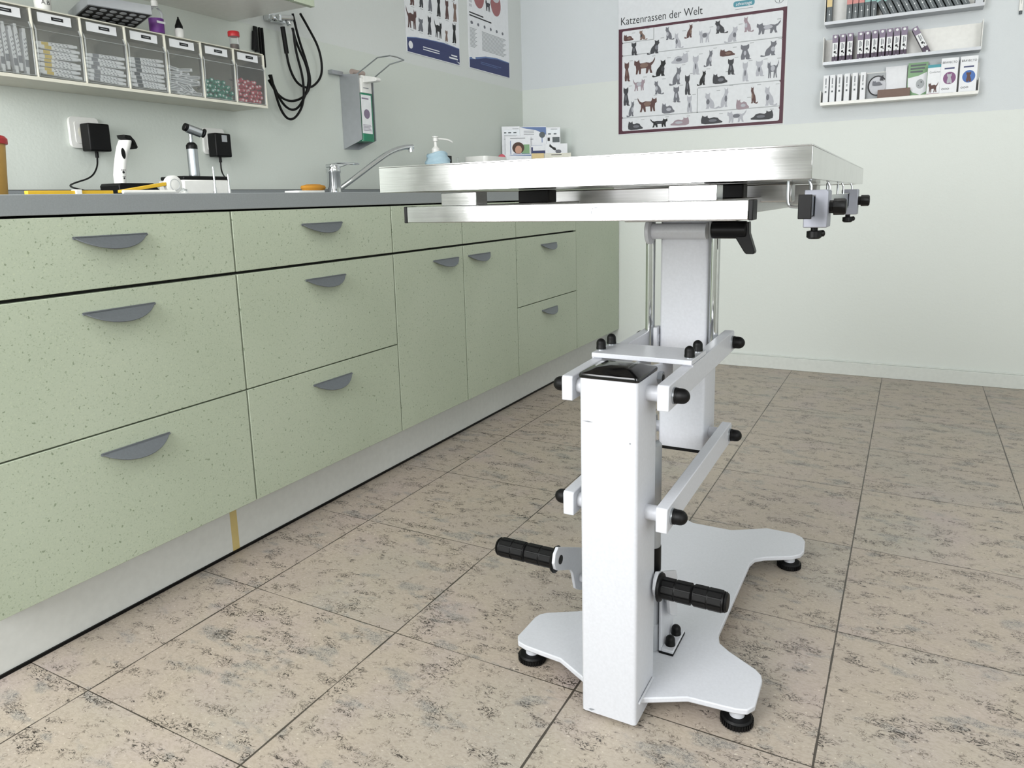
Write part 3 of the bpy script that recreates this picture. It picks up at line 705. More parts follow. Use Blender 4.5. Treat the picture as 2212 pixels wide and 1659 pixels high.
# black strap and cable bundle hanging beside the rack
t = thing('cable_holder', 'chrome clip holding looped black cables under the cupboard corner', 'holder', (-.52, 1.95, 1.47))
m = M(); m.box(XL+.001, -.528, 1.905, 1.99, 1.485, 1.51); m.box(-.535, -.49, 1.915, 1.925, 1.478, 1.500); m.build('plate', t, 'chrome', bevel=.002)
m = M(); m.cyl((-.52, 1.905, 1.490), (-.50, 1.985, 1.500), .010, 14, .002); m.cyl((-.515, 1.97, 1.505), (-.505, 1.975, 1.475), .009, 14, .002); m.build('clip', t, 'chrome')
def cable(name, pts, r, label):
    o = M().tube(pts, r, 8, smooth=3).build(name, None, 'black_rubber'); tag(o, label, 'cable', 'black cables hanging from the holder'); return o
cx = -.520
cable('black_cable', [(cx, 1.955, 1.468), (cx, 1.962, 1.40), (cx, 1.975, 1.33), (cx, 2.01, 1.285), (cx, 2.07, 1.28), (cx, 2.125, 1.32), (cx, 2.140, 1.365), (cx, 2.128, 1.43), (cx, 2.08, 1.49), (cx, 2.045, 1.53)], .0042, 'black cable whose wide loop reaches farthest right')
cable('black_cable', [(cx+.008, 2.0, 1.52), (cx+.008, 2.02, 1.44), (cx+.008, 2.05, 1.37), (cx+.008, 2.068, 1.30), (cx+.008, 2.035, 1.25), (cx+.008, 1.965, 1.222), (cx+.008, 1.905, 1.235), (cx+.008, 1.866, 1.285)], .0042, 'black cable of the middle loop crossing toward the bins')
cable('black_cable', [(cx+.016, 1.985, 1.47), (cx+.016, 2.0, 1.42), (cx+.016, 2.045, 1.35), (cx+.016, 2.048, 1.29), (cx+.016, 2.00, 1.215), (cx+.016, 1.955, 1.19), (cx+.016, 1.905, 1.215), (cx+.016, 1.862, 1.30)], .0042, 'black cable of the second lowest loop')
cable('black_cable', [(cx+.024, 1.980, 1.465), (cx+.024, 1.985, 1.39), (cx+.024, 2.012, 1.31), (cx+.024, 2.008, 1.225), (cx+.024, 1.965, 1.17), (cx+.024, 1.925, 1.158), (cx+.024, 1.892, 1.19), (cx+.024, 1.87, 1.26), (cx+.024, 1.862, 1.30)], .0042, 'black cable of the lowest loop below the bins')
M().cyl((cx, 1.956, 1.470), (cx, 1.966, 1.385), .008, 12).build('cable_grip', t, 'black_rubber')
t = thing('strap_bundle', 'black straps hanging behind the red-capped tube', 'strap', (-.54, 1.865, 1.40))
m = M(); m.box(-.547, -.541, 1.848, 1.862, 1.375, 1.456); m.box(-.548, -.540, 1.870, 1.875, 1.330, 1.456); m.box(-.548, -.540, 1.882, 1.887, 1.330, 1.456); m.cyl((-.545, 1.852, 1.44), (-.543, 1.842, 1.38), .008, 10); m.build('straps', t, 'black_rubber')

# sockets and adapters
def socket(y, z, label):
    t = thing('wall_socket', label, 'socket', (XL, y, z)); 
    M().prism(rrect(.081, .081, .012, 5), (XL+.0005, y, z), (0, 1, 0), (0, 0, 1), (1, 0, 0), 0, .009).build('cover_plate', t, 'white_plastic', bevel=.002)
    M().prism(rrect(.056, .056, .006, 4), (XL+.0095, y, z), (0, 1, 0), (0, 0, 1), (1, 0, 0), 0, .002).build('centre_plate', t, 'white_plastic', bevel=.001)
    M().lathe([(.021, 0), (.0195, .0005)], (XL+.0115, y, z), (1, 0, 0), 28).build('socket_well', t, 'cream_plastic'); return t
socket(1.232, 1.0755, 'white wall socket left of the white clipper, behind a black adapter')
socket(1.650, 1.0755, 'white wall socket hidden behind the black adapter near the otoscope')
def adapter(y, z, label, tagp, cord=None):
    t = thing('power_adapter', label, 'adapter', (XL+.03, y, z), 'black plug-in adapters')
    m = M(); m.box(XL+.0125, XL+.050, y-.030, y+.030, z-.036, z+.036); b = m.build('body', t, 'black_plastic', bevel=.004, bseg=3)
    M().cyl((XL+.03, y-.002, z-.036), (XL+.03, y-.002, z-.052), .0045, 10).build('strain_relief', t, 'black_rubber')
    if cord: M().tube(cord, .0022, 8, smooth=3).build('power_cord', t, 'black_rubber')
    if tagp: rbox(XL+.050, XL+.0505, y-.006, y+.014, z+.010, z+.030).build('rating_label', t, 'line_grey')
    return t
WZ = .9036
adapter(1.246, 1.062, 'black power adapter with a blank face, plugged in above the clipper dock', False,
        [(XL+.03, 1.244, 1.012), (XL+.04, 1.235, .985), (XL+.08, 1.19, .955), (-.44, 1.12, .940), (-.38, 1.07, .930), (-.33, 1.07, .920), (-.29, 1.08, .912), (-.268, 1.066, WZ+.003)])
adapter(1.650, 1.062, 'black power adapter with a grey rating label, behind the otoscope', True,
        [(XL+.03, 1.648, 1.012), (XL+.032, 1.646, .98), (-.45, 1.60, .955), (-.40, 1.56, .945), (-.37, 1.53, .935), (-.34, 1.50, .915), (-.33, 1.48, WZ+.003)])
t = M().lathe([(.024, 0), (.026, .003), (.022, .010), (.010, .014)], (-.24, 1.045, WZ), seg=20).build('cord_reel', None, 'black_rubber'); tag(t, 'coiled black cord end lying left of the clipper dock', 'cord coil')

# clipper and dock
t = thing('clipper_dock', 'black charging dock on the worktop holding the white clipper', 'charger', (-.27, 1.155, WZ))
m = M().prism([(-.050, 0), (.056, 0), (.056, .012), (.040, .030), (-.048, .030), (-.052, .024)], (0, 1.155, WZ), (0, 1, 0), (0, 0, 1), (1, 0, 0), -.31, -.235); m.build('dock', t, 'black_plastic', bevel=.002)
t = thing('hair_clipper', 'white hair clipper with black paw prints standing in the dock', 'clipper', (-.27, 1.142, WZ+.030))
m = M(); secs = [(-.002, .0125, .0), (.02, .0135, .001), (.045, .0135, .006), (.07, .0135, .0125), (.088, .015, .020), (.102, .014, .026)]
vs = []; fs = []
for h, r, dy in secs:
    for k in range(20): a_ = 2*math.pi*k/20; vs.append((-.27+r*1.1*math.cos(a_), 1.130+dy+r*math.sin(a_), WZ+.030+h))
for i in range(len(secs)-1):
    for k in range(20): fs.append((i*20+k, i*20+(k+1) % 20, (i+1)*20+(k+1) % 20, (i+1)*20+k))
fs.append(tuple(range(20))[::-1]); fs.append(tuple(range(100, 120)))
m.add(vs, fs); m.build('body', t, 'white_plastic')
m = M(); m.prism([(-.024, .002), (-.006, .001), (.004, -.010), (.010, -.026), (.006, -.030), (-.002, -.012), (-.022, -.006)], (0, 1.168, WZ+.142), (0, 1, 0), (0, 0, 1), (1, 0, 0), -.284, -.256); m.build('blade', t, 'black_plastic', bevel=.001)
m = M(); m.flat(circ(.0055, 18, ry=.013), (-.2548, 1.137, WZ+.100), (0, .99, .14), (0, -.1, .98)); m.build('switch', t, 'black_rubber')
m = M()
for (dy, dz, s) in ((.128, .046, 1), (.116+.012, .032, .7)):
    y = 1.0+dy+.004; z = WZ+.030+dz-.02
    m.flat(circ(.0032*s, 10), (-.2551, y, z), (0, 1, 0), (0, 0, 1))
    for q in (-.004, 0, .004): m.flat(circ(.0014*s, 8), (-.2549, y+q*s, z+.0052*s), (0, 1, 0), (0, 0, 1))
m.build('paw_print', t, 'text_black')
# otoscope on charger
t = thing('otoscope_charger', 'white box-shaped otoscope charger with black top', 'charger', (-.30, 1.37, WZ))
m = M().mat('white_plastic'); m.box(-.35, -.25, 1.292, 1.440, WZ, WZ+.040); o = m.build('case', t, bevel=.003)
rbox(-.347, -.253, 1.296, 1.437, WZ+.040, WZ+.050).build('top_panel', t, 'black_plastic', bevel=.003)
t = thing('otoscope', 'silver battery otoscope standing in the white charger', 'otoscope', (-.27, 1.343, WZ+.05))
m = M().mat('silver'); m.lathe([(.0135, 0), (.0142, .004), (.0135, .010), (.0135, .070)], (-.27, 1.343, WZ+.050), seg=24); m.build('handle', t)
M().lathe([(.0142, .070), (.0142, .079), (.010, .085), (.007, .087)], (-.27, 1.343, WZ+.05), seg=24).build('collar', t, 'black_plastic')
m = M().mat('silver'); m.lathe([(.004, .084), (.006, .092), (.004, .100), (.005, .108)], (-.27, 1.343, WZ+.05), seg=16)
m.cyl((-.27, 1.332, 1.077), (-.258, 1.368, 1.064), .0115, 18, .002); m.build('head', t)
m = M(); m.cyl((-.27, 1.325, 1.080), (-.268, 1.334, 1.0765), .0105, 16, .001); m.cyl((-.257, 1.371, 1.066), (-.2555, 1.376, 1.064), .012, 20, .001); m.build('lens_ring', t, 'black_plastic')
# slim chrome posts
for (y, h, lb) in ((1.346, .072, 'taller slim chrome rod standing in front of the otoscope charger'), (1.392, .054, 'shorter slim chrome rod at the right corner of the otoscope charger')):
    o = M().lathe([(.0048, 0), (.0042, .012), (.0026, .03), (.0026, h-.002), (.002, h)], (-.20, y, WZ), seg=14).build('metal_rod', None, 'chrome'); tag(o, lb, 'rod', 'slim chrome rods')
# tape measure, yellow strips, rod
t = thing('tape_measure', 'white round tape measure with a yellow tape, on the worktop edge', 'tape measure', (-.06, 1.11, WZ))
M().lathe([(.016, 0), (.0205, .002), (.0205, .012), (.016, .014)], (-.067, 1.115, WZ+.0206), (1, 0, 0), 32).build('case', t, 'white_plastic')
m = M(); m.tube([(-.0527, 1.115+.0125*math.cos(k*math.pi/10), WZ+.0206+.0125*math.sin(k*math.pi/10)) for k in range(21)], .0006, 6); m.build('dial_ring', t, 'line_grey')
m = M(); m.add([(-.066, .985, WZ+.003), (-.054, .985, WZ+.003), (-.054, 1.095, WZ+.018), (-.066, 1.095, WZ+.018), (-.066, .985, WZ+.009), (-.054, .985, WZ+.009), (-.054, 1.095, WZ+.026), (-.066, 1.095, WZ+.026)], [(0, 3, 2, 1), (4, 5, 6, 7), (0, 1, 5, 4), (1, 2, 6, 5), (2, 3, 7, 6), (3, 0, 4, 7)]); m.build('tape', t, 'yellow_plastic', bevel=.001)
t = thing('yellow_band', 'long yellow plastic band lying on the near left of the worktop', 'band', (-.05, .87, WZ))
rbox(-.062, -.050, .795, .965, WZ+.0002, WZ+.0082).build('band', t, 'yellow_plastic', bevel=.001); rbox(-.063, -.046, .885, .897, WZ+.0002, WZ+.010).build('buckle', t, 'white_plastic', bevel=.001)
o = M().cyl((-.035, .975, WZ+.0045), (-.035, 1.10, WZ+.0045), .004, 12, .001).build('white_rod', None, 'white_plastic'); tag(o, 'thin white rod lying in front of the tape measure', 'rod')
t = M().tube([(-.09, 1.15, WZ+.003), (-.085, 1.165, WZ+.012), (-.09, 1.178, WZ+.006), (-.10, 1.17, WZ+.014), (-.09, 1.155, WZ+.01), (-.08, 1.17, WZ+.003)], .002, 6, smooth=2).build('clear_tubing', None, 'clear_plastic'); tag(t, 'curl of clear tubing beside the tape measure', 'tubing')
# sharps container at the left edge
t = thing('sharps_container', 'yellow sharps container with red lid at the left end of the worktop', 'container', (-.35, .858, WZ))
M().lathe([(.050, 0), (.052, .003), (.060, .112), (.060, .115)], (-.35, .858, WZ), seg=32).build('tub', t, 'sharps_yellow')
M().lathe([(.064, .113), (.065, .115), (.065, .124), (.060, .130), (.030, .136)], (-.35, .858, WZ), seg=32).build('lid', t, 'red_cap')
# tap
t = thing('mixer_tap', 'chrome single-lever mixer tap rising behind the worktop', 'tap', (-.43, 2.08, WZ))
m = M().lathe([(.030, 0), (.030, .006), (.024, .010), (.0235, .075), (.026, .080), (.026, .092), (.022, .102), (.010, .106)], (-.43, 2.06, WZ), seg=28); m.build('body', t, 'chrome')
m = M(); m.tube([(-.425, 2.075, WZ+.018), (-.40, 2.14, WZ+.060), (-.37, 2.24, WZ+.125), (-.355, 2.30, WZ+.158), (-.34, 2.36, WZ+.176), (-.33, 2.41, WZ+.180)], .0095, 14, smooth=2); m.cyl((-.332, 2.398, WZ+.180), (-.331, 2.400, WZ+.160), .0105, 16); m.build('spout', t, 'chrome')
m = M(); m.prism([(-.026, .0), (.022, .0), (.07, .012), (.125, .012), (.135, .016), (.125, .020), (.05, .020), (0, .016), (-.024, .012)], (0, 2.06, WZ+.096), (0, 1, 0), (0, 0, 1), (1, 0, 0), -.444, -.416); m.build('lever', t, 'chrome', bevel=.003)
# sponge and dish
t = thing('soap_dish', 'shallow white dish on the worktop under the ochre sponge', 'dish', (-.13, 1.60, WZ))
m = M().prism(rrect(.055, .115, .010, 4), (-.13, 1.60, WZ), (1, 0, 0), (0, 1, 0), (0, 0, 1), 0, .008); m.build('dish', t, 'white_plastic', bevel=.002)
m = M().lathe([(.004, -.0001), (.026, .001), (.030, .008), (.028, .014), (.016, .018), (.004, .0185)], (0, 0, 0), seg=28); S = Matrix.Translation((-.14, 1.645, WZ+.0082)) @ Matrix.Diagonal((.8, 1.55, 1, 1))
m.v = [S @ p for p in m.v]; o = m.build('sponge', None, 'ochre'); tag(o, 'flat oval ochre sponge on the white dish beside the tap', 'sponge')
# wall dispenser
t = thing('soap_dispenser', 'wall-mounted metal dispenser with green bottle and elbow lever', 'dispenser', (XL, 2.31, 1.08))
m = M(); th = .0015; sd = [(XL+.001, 1.080), (XL+.001, 1.358), (-.462, 1.352), (-.462, 1.112), (-.482, 1.104)]
m.prism(sd, (0, 0, 0), (1, 0, 0), (0, 0, 1), (0, 1, 0), 2.268, 2.268+th); m.prism(sd, (0, 0, 0), (1, 0, 0), (0, 0, 1), (0, 1, 0), 2.354, 2.354+th)
m.box(XL+.001, XL+.0025, 2.2695, 2.354, 1.080, 1.358); m.build('housing', t, 'housing_grey', smooth=False)
o = M().prism(rrect(.085, .074, .012, 4), (-.5035, 2.312, 0), (1, 0, 0), (0, 1, 0), (0, 0, 1), 1.106, 1.285).build('bottle', t, 'green_liquid', bevel=.003)
lbx = -.4607
rbox(lbx-.0004, lbx, 2.274, 2.333, 1.135, 1.278).build('bottle_label', o, 'label_white')
m = M(); m.box(lbx, lbx+.0002, 2.278, 2.318, 1.262, 1.267); m.flat(circ(.018, 16), (lbx+.0003, 2.304, 1.208), (0, 1, 0), (0, 0, 1))
for i in range(5): m.box(lbx, lbx+.0002, 2.279, 2.328-.004*(i % 3), 1.146+i*.005, 1.148+i*.005)
m.build('label_print', o, 'purple_light')
m = M().prism(rrect(.080, .070, .010, 4), (-.5005, 2.312, 0), (1, 0, 0), (0, 1, 0), (0, 0, 1), 1.2855, 1.338); m.build('pump_body', t, 'white_plastic', bevel=.003)
rbox(-.4605, -.4600, 2.290, 2.322, 1.302, 1.305).build('pump_print', t, 'text_grey')
m = M().prism([(-.462, 1.322), (-.402, 1.322), (-.396, 1.328), (-.402, 1.337), (-.462, 1.349)], (0, 0, 0), (1, 0, 0), (0, 0, 1), (0, 1, 0), 2.292, 2.322); m.box(-.50, -.458, 2.284, 2.340, 1.338, 1.349); m.build('nozzle', t, 'white_plastic', bevel=.002)
m = M()
m.tube([(-.470, 2.272, 1.352), (-.370, 2.272, 1.400), (-.315, 2.278, 1.402), (-.300, 2.300, 1.398), (-.300, 2.340, 1.394), (-.320, 2.350, 1.394), (-.375, 2.352, 1.388), (-.458, 2.352, 1.345)], .0026, 8); m.build('elbow_lever', t, 'silver')
m = M(); m.cyl((-.50, 2.275, 1.364), (-.50, 2.345, 1.364), .010, 14); m.build('pivot', t, 'bracket_pale')
rbox(XL+.001, XL+.02, 2.205, 2.268, 1.352, 1.366).build('arm_stub', t, 'housing_grey')
# pump bottle with mask
t = thing('pump_bottle', 'white pump bottle standing behind the table, draped with a mask', 'bottle', (-.32, 2.555, WZ))
M().lathe([(.036, 0), (.038, .004), (.038, .130), (.030, .150), (.014, .158), (.0155, .160), (.0155, .172)], (-.32, 2.555, WZ), seg=28).build('body', t, 'white_plastic')
m = M().lathe([(.0165, .160), (.0165, .178), (.008, .186), (.006, .190), (.006, .206), (.010, .208), (.010, .222), (.013, .224), (.013, .228)], (-.32, 2.555, WZ), seg=20)
m.tube([(-.318, 2.562, WZ+.218), (-.305, 2.585, WZ+.218), (-.290, 2.612, WZ+.214), (-.284, 2.625, WZ+.206)], .0038, 8, smooth=2); m.build('pump', t, 'white_plastic')
m = M(); nx, ny = 10, 10; vs = []
for j in range(ny+1):
    for i in range(nx+1):
        s = i/nx-.5; q = j/ny; ang = s*2.6
        rr = .046+.030*q+.004*math.sin(q*20+i*.3); vs.append((-.32+rr*math.cos(ang-.5), 2.555+rr*math.sin(ang-.5), WZ+.162-.085*q+.006*math.cos(s*7)))
fs = [(j*(nx+1)+i, j*(nx+1)+i+1, (j+1)*(nx+1)+i+1, (j+1)*(nx+1)+i) for j in range(ny) for i in range(nx)]
m.add(vs, fs); o = m.build('face_mask', None, 'mask_blue'); sm = o.modifiers.new('thick', 'SOLIDIFY'); sm.thickness = .0012; tag(o, 'light blue face mask draped over the pump bottle', 'face mask')
o = M().prism(rrect(.03, .05, .006), (-.34, 2.66, 0), (1, 0, 0), (0, 1, 0), (0, 0, 1), WZ, WZ+.155).build('black_device', None, 'black_plastic', bevel=.003); tag(o, 'small black device standing just right of the pump bottle', 'device')
o = M().lathe([(.013, 0), (.013, .12), (.005, .132), (.005, .150)], (-.33, 2.735, WZ), seg=18).build('glass_vial', None, 'clear_plastic'); tag(o, 'clear vial standing right of the pump bottle', 'vial')
t = thing('white_tray', 'white plastic tray of which only the rim shows above the table', 'tray', (-.3, 3.0, WZ))
m = M().prism(rrect(.12, .20, .02), (-.32, 2.96, 0), (1, 0, 0), (0, 1, 0), (0, 0, 1), WZ, WZ+.160); m.build('tub', t, 'white_plastic', bevel=.004)
t = thing('pink_ball_pen', 'pink ball-headed pen standing in a cup by the leaflets', 'pen', (-.36, 3.18, WZ))
m = M().lathe([(.026, 0), (.03, .09), (.028, .09), (.024, .004)], (-.36, 3.18, WZ), seg=24); m.build('cup', t, 'clear_plastic')
m = M(); m.cyl((-.36, 3.18, WZ+.004), (-.36, 3.18, WZ+.150), .004, 10); m.build('stem', t, 'white_plastic')
m = M(); pr = [(.019*math.sin(math.pi*k/10)+.0003, .019-.019*math.cos(math.pi*k/10)) for k in range(11)]; m.lathe(pr, (-.36, 3.18, WZ+.146), seg=24); m.build('ball', t, 'pink')

# leaflet display in the corner
LL = Vector((-.52, 3.50, 0)); UU = Vector((.32, .20, 0)).normalized(); NN = Vector((UU.y, -UU.x, 0)); ZZ = Vector((0, 0, 1))
t = thing('leaflet_display', 'clear acrylic leaflet display in the corner behind the table', 'leaflet display', (-.36, 3.6, WZ))
m = M(); m.prism([(0, WZ), (.36, WZ), (.36, 1.235), (0, 1.235)], LL-NN*.02, UU, ZZ, NN, -.002, 0); m.prism([(0, WZ), (.36, WZ), (.36, 1.08), (0, 1.08)], LL+NN*.045, UU, ZZ, NN, 0, .002)
m.prism([(0, 0), (.36, 0), (.36, .065), (0, .065)], LL-NN*.02+ZZ*WZ, UU, NN, ZZ, 0, .002); m.prism([(0, 0), (.36, 0), (.36, .04), (0, .04)], LL+NN*.005+ZZ*1.07, UU, NN, ZZ, 0, .002)
m.build('acrylic_stand', t, 'clear_acrylic')
def leaflet(u0, u1, z0, z1, d, tilt, label, prints, base='paper_white', th=.004):
    o_ = LL+NN*d; q = thing('leaflet', label, 'leaflet', tuple(o_+UU*((u0+u1)/2)+ZZ*z0), 'leaflets in the corner display')
    w = NN.cross(UU); v = (ZZ+NN*(-tilt)).normalized(); nrm = UU.cross(v)*1.0
    if nrm.dot(NN) < 0: nrm = -nrm
    M().prism([(u0, 0), (u1, 0), (u1, z1-z0), (u0, z1-z0)], o_+ZZ*z0, UU, v, nrm, -th, 0).build('sheet', q, base)
    m = M()
    for i, (mt, poly) in enumerate(prints):
        m.mat(mt); m.flat([(a_, b_-z0) for a_, b_ in poly], o_+ZZ*z0+nrm*(.0003+.0002*i), UU, v)
    if prints: m.build('print', q)
def R4(a, b, c_, d): return [(a, b), (c_, b), (c_, d), (a, d)]
def lines(mt, u0, u1, zs, h=.002): return [(mt, R4(u0, z, u1-(i % 3)*.006, z+h)) for i, z in enumerate(zs)]
leaflet(-.012, .084, 1.075, 1.252, -.012, .06, 'tall white leaflet at the back left of the display', [('text_grey', R4(.045, 1.238, .078, 1.241)), ('slate_print', R4(.0, 1.216, .012, 1.223)), ('slate_print', R4(.022, 1.216, .038, 1.223)), ('slate_print', R4(.05, 1.216, .066, 1.223))]+lines('line_grey', .0, .07, [1.205, 1.198, 1.191, 1.184]))
leaflet(.085, .225, 1.075, 1.249, -.010, .06, 'white brochure with a blue sweep and a round magnifier picture', [('blue_print', [(.086, 1.247), (.224, 1.245), (.224, 1.205), (.17, 1.230), (.12, 1.238)]), ('text_grey', R4(.105, 1.224, .160, 1.227)), ('text_grey', R4(.105, 1.215, .160, 1.218)), ('text_grey', R4(.105, 1.206, .160, 1.209)), ('slate_print', circ(.016, 18, .203, 1.205)), ('blue_print', R4(.200, 1.165, .204, 1.19)), ('text_grey', R4(.125, 1.182, .155, 1.185))])
leaflet(.226, .300, 1.075, 1.243, -.012, .06, 'white leaflet with two dark picture squares at the back right', [('text_grey', R4(.25, 1.232, .285, 1.235)), ('slate_print', R4(.235, 1.206, .25, 1.212)), ('slate_print', R4(.265, 1.206, .28, 1.212)), ('slate_print', R4(.258, 1.165, .296, 1.192)), ('text_black', R4(.232, 1.172, .244, 1.190))])
leaflet(.005, .138, 1.045, 1.197, .012, .05, 'leaflet with a photo of a person, front left of the display', [('text_grey', R4(.03, 1.186, .11, 1.190)), ('leaf_green', R4(.09, 1.105, .132, 1.155)), ('hair_print', circ(.032, 18, .072, 1.138, .030)), ('skin_print', circ(.018, 18, .073, 1.128, .022)), ('blue_print', R4(.045, 1.098, .135, 1.108)), ('blue_print', R4(.03, 1.10, .033, 1.175))])
leaflet(.140, .270, 1.045, 1.150, .013, .05, 'leaflet with a broad dark blue band, front middle of the display', [('navy', R4(.141, 1.106, .269, 1.122)), ('navy', R4(.141, 1.122, .150, 1.140)), ('blue_print', R4(.14, 1.148, .20, 1.160 if 0 else 1.149))])
leaflet(.215, .333, 1.045, 1.156, .0185, .05, 'white leaflet with a leaping dog picture, front right of the display', [('text_black', [(.24, 1.155), (.255, 1.140), (.27, 1.135), (.275, 1.120), (.262, 1.122), (.25, 1.132), (.236, 1.142)]), ('cat_grey', circ(.016, 14, .285, 1.115, .010))])
leaflet(.0, .140, 1.045, 1.104, .030, .02, 'pale blue-edged leaflet lowest at the front left', [('blue_print', [(.02, 1.101), (.138, 1.101), (.138, 1.094), (.03, 1.098)])])
leaflet(.142, .206, 1.045, 1.107, .030, .02, 'small ochre yellow leaflet lowest at the front', [], 'cream_print')
leaflet(.208, .350, 1.045, 1.106, .031, .02, 'cream leaflet with black writing lowest at the front right', [('text_black', R4(.245, 1.096, .30, 1.099))], 'cream_plastic')

# ------------------------------------------------------------------ posters
SIT = [(.50, .02), (.46, .10), (.34, .04), (.26, .03), (.27, .20), (.20, .42), (.06, .58), (-.02, .70), (-.02, .82), (.00, .97), (-.09, .88), (-.18, .88), (-.27, .96), (-.28, .80), (-.31, .72), (-.24, .62), (-.20, .50), (-.22, .30), (-.20, .12), (-.26, .0), (-.06, .0), (-.03, .16), (.04, .02), (.30, -.03), (.44, -.03)]
FRONT = [(-.30, 0), (-.34, .20), (-.26, .45), (-.22, .62), (-.34, .72), (-.36, .84), (-.34, 1.0), (-.18, .92), (.10, .92), (.28, 1.0), (.30, .84), (.28, .72), (.16, .62), (.26, .42), (.36, .20), (.34, .04), (.46, .02), (.48, -.02), (.2, -.02), (.06, .02), (.02, .18), (-.04, .0)]
STAND = [(-.42, 0), (-.40, .30), (-.42, .52), (-.50, .60), (-.50, .74), (-.48, .90), (-.40, .80), (-.32, .82), (-.26, .92), (-.24, .74), (-.20, .66), (.10, .70), (.26, .64), (.38, .72), (.50, .98), (.49, .80), (.40, .58), (.32, .48), (.32, .25), (.38, 0), (.28, 0), (.22, .28), (.14, .0), (.06, .0), (.08, .34), (-.16, .34), (-.18, .0), (-.26, 0), (-.28, .30), (-.34, 0)]
LIE = [(-.48, .10), (-.50, .40), (-.48, .66), (-.44, .98), (-.36, .84), (-.26, .84), (-.20, .96), (-.18, .70), (-.10, .62), (.10, .72), (.28, .62), (.36, .38), (.50, .22), (.49, .08), (.34, .05), (.1, .0), (-.3, .0)]
CM = {'b': 'cat_brown', 't': 'cat_tan', 'g': 'cat_grey', 'w': 'cat_white', 'd': 'cat_dark', 'k': 'cat_black', 'p': 'cat_pink'}
SEC = {'b': 'cat_tan', 't': 'cat_dark', 'g': 'cat_white', 'w': 'cat_grey', 'd': 'cat_grey', 'k': 'cat_dark', 'p': 'cat_white'}
CATS = [(0.068, 1.655, 0.05, 0.033, 'l', 'b'), (0.142, 1.652, 0.053, 0.048, 's', 't'), (0.279, 1.636, 0.056, 0.065, 's', 'g'), (0.326, 1.591, 0.059, 0.075, 's', 'w'), (0.382, 1.633, 0.054, 0.066, 'S', 'b'), (0.206, 1.578, 0.087, 0.068, 'S', 'd'), (0.098, 1.582, 0.04, 0.063, 'f', 'd'), (0.459, 1.601, 0.061, 0.066, 't', 'w'), (0.531, 1.635, 0.076, 0.063, 's', 'd'), (0.591, 1.589, 0.079, 0.073, 'S', 'w'), (0.66, 1.626, 0.058, 0.072, 's', 'p'), (0.756, 1.607, 0.106, 0.056, 't', 'g'), (0.06, 1.458, 0.036, 0.095, 'f', 'b'), (0.154, 1.486, 0.111, 0.078, 't', 'b'), (0.238, 1.466, 0.096, 0.081, 'S', 'k'), (0.336, 1.516, 0.081, 0.052, 'L', 'w'), (0.417, 1.456, 0.042, 0.091, 'f', 'w'), (0.482, 1.489, 0.053, 0.078, 'S', 'g'), (0.569, 1.526, 0.072, 0.035, 'l', 'b'), (0.653, 1.502, 0.059, 0.069, 'f', 'g'), (0.768, 1.507, 0.098, 0.068, 'S', 'g'), (0.321, 1.417, 0.073, 0.088, 'S', 'g'), (0.588, 1.439, 0.044, 0.074, 'f', 'd'), (0.656, 1.402, 0.039, 0.089, 'f', 'w'), (0.721, 1.419, 0.05, 0.072, 'f', 'w'), (0.783, 1.405, 0.049, 0.083, 't', 'g'), (0.124, 1.405, 0.067, 0.062, 'T', 'p'), (0.226, 1.379, 0.061, 0.069, 's', 'g'), (0.377, 1.364, 0.034, 0.096, 'f', 'd'), (0.451, 1.403, 0.054, 0.071, 'S', 'k'), (0.537, 1.401, 0.073, 0.051, 'l', 'd'), (0.056, 1.337, 0.041, 0.092, 'f', 'd'), (0.084, 1.28, 0.05, 0.08, 'S', 'g'), (0.169, 1.297, 0.098, 0.075, 'T', 'b'), (0.28, 1.281, 0.065, 0.053, 'l', 'g'), (0.322, 1.332, 0.043, 0.077, 'f', 'g'), (0.389, 1.278, 0.038, 0.081, 'f', 'w'), (0.491, 1.287, 0.087, 0.08, 's', 'w'), (0.56, 1.289, 0.065, 0.095, 'S', 'w'), (0.648, 1.272, 0.059, 0.051, 'l', 'p'), (0.698, 1.296, 0.043, 0.081, 's', 'b'), (0.772, 1.28, 0.073, 0.092, 's', 'w'), (0.107, 1.211, 0.087, 0.046, 'l', 'd'), (0.232, 1.216, 0.097, 0.046, 'T', 'k'), (0.341, 1.217, 0.099, 0.041, 'L', 'p'), (0.501, 1.214, 0.103, 0.044, 'l', 'd'), (0.622, 1.213, 0.088, 0.059, 't', 'w'), (0.74, 1.217, 0.101, 0.043, 'L', 'd')]
t = thing('cat_breed_poster', 'large framed-looking poster of many cats titled Katzenrassen der Welt', 'poster', (.42, YB, 1.45))
PY = YB-.0035; X = (1, 0, 0); Z = (0, 0, 1)
rbox(.0135, .8365, PY, YB-.0005, 1.190, 1.86).build('sheet', t, 'paper')
def pl(d): return (0, PY-d, 0)
m = M().mat('plum')
for a_, b_, c_, d_ in ((.0145, 1.194, .034, 1.716), (.819, 1.194, .836, 1.716), (.034, 1.194, .819, 1.208), (.034, 1.704, .428, 1.716), (.428, 1.702, .819, 1.715)): m.flat(R4(a_, b_, c_, d_), pl(.0003), X, Z)
for (cx_, cz_, sx_, sz_) in ((.034, 1.208, 1, 1), (.819, 1.208, -1, 1), (.034, 1.704, 1, -1), (.819, 1.703, -1, -1), (.034, 1.647, 1, 1), (.034, 1.647, 1, -1), (.034, 1.585, 1, 1), (.034, 1.585, 1, -1), (.819, 1.578, -1, 1), (.819, 1.578, -1, -1), (.819, 1.388, -1, 1), (.819, 1.388, -1, -1), (.034, 1.276, 1, 1), (.034, 1.276, 1, -1), (.819, 1.266, -1, 1), (.819, 1.266, -1, -1)):
    m.flat([(cx_, cz_), (cx_+sx_*.007, cz_+sz_*.0), (cx_+sx_*.002, cz_+sz_*.002), (cx_, cz_+sz_*.007)], pl(.0003), X, Z)
m.build('border', t, smooth=False)
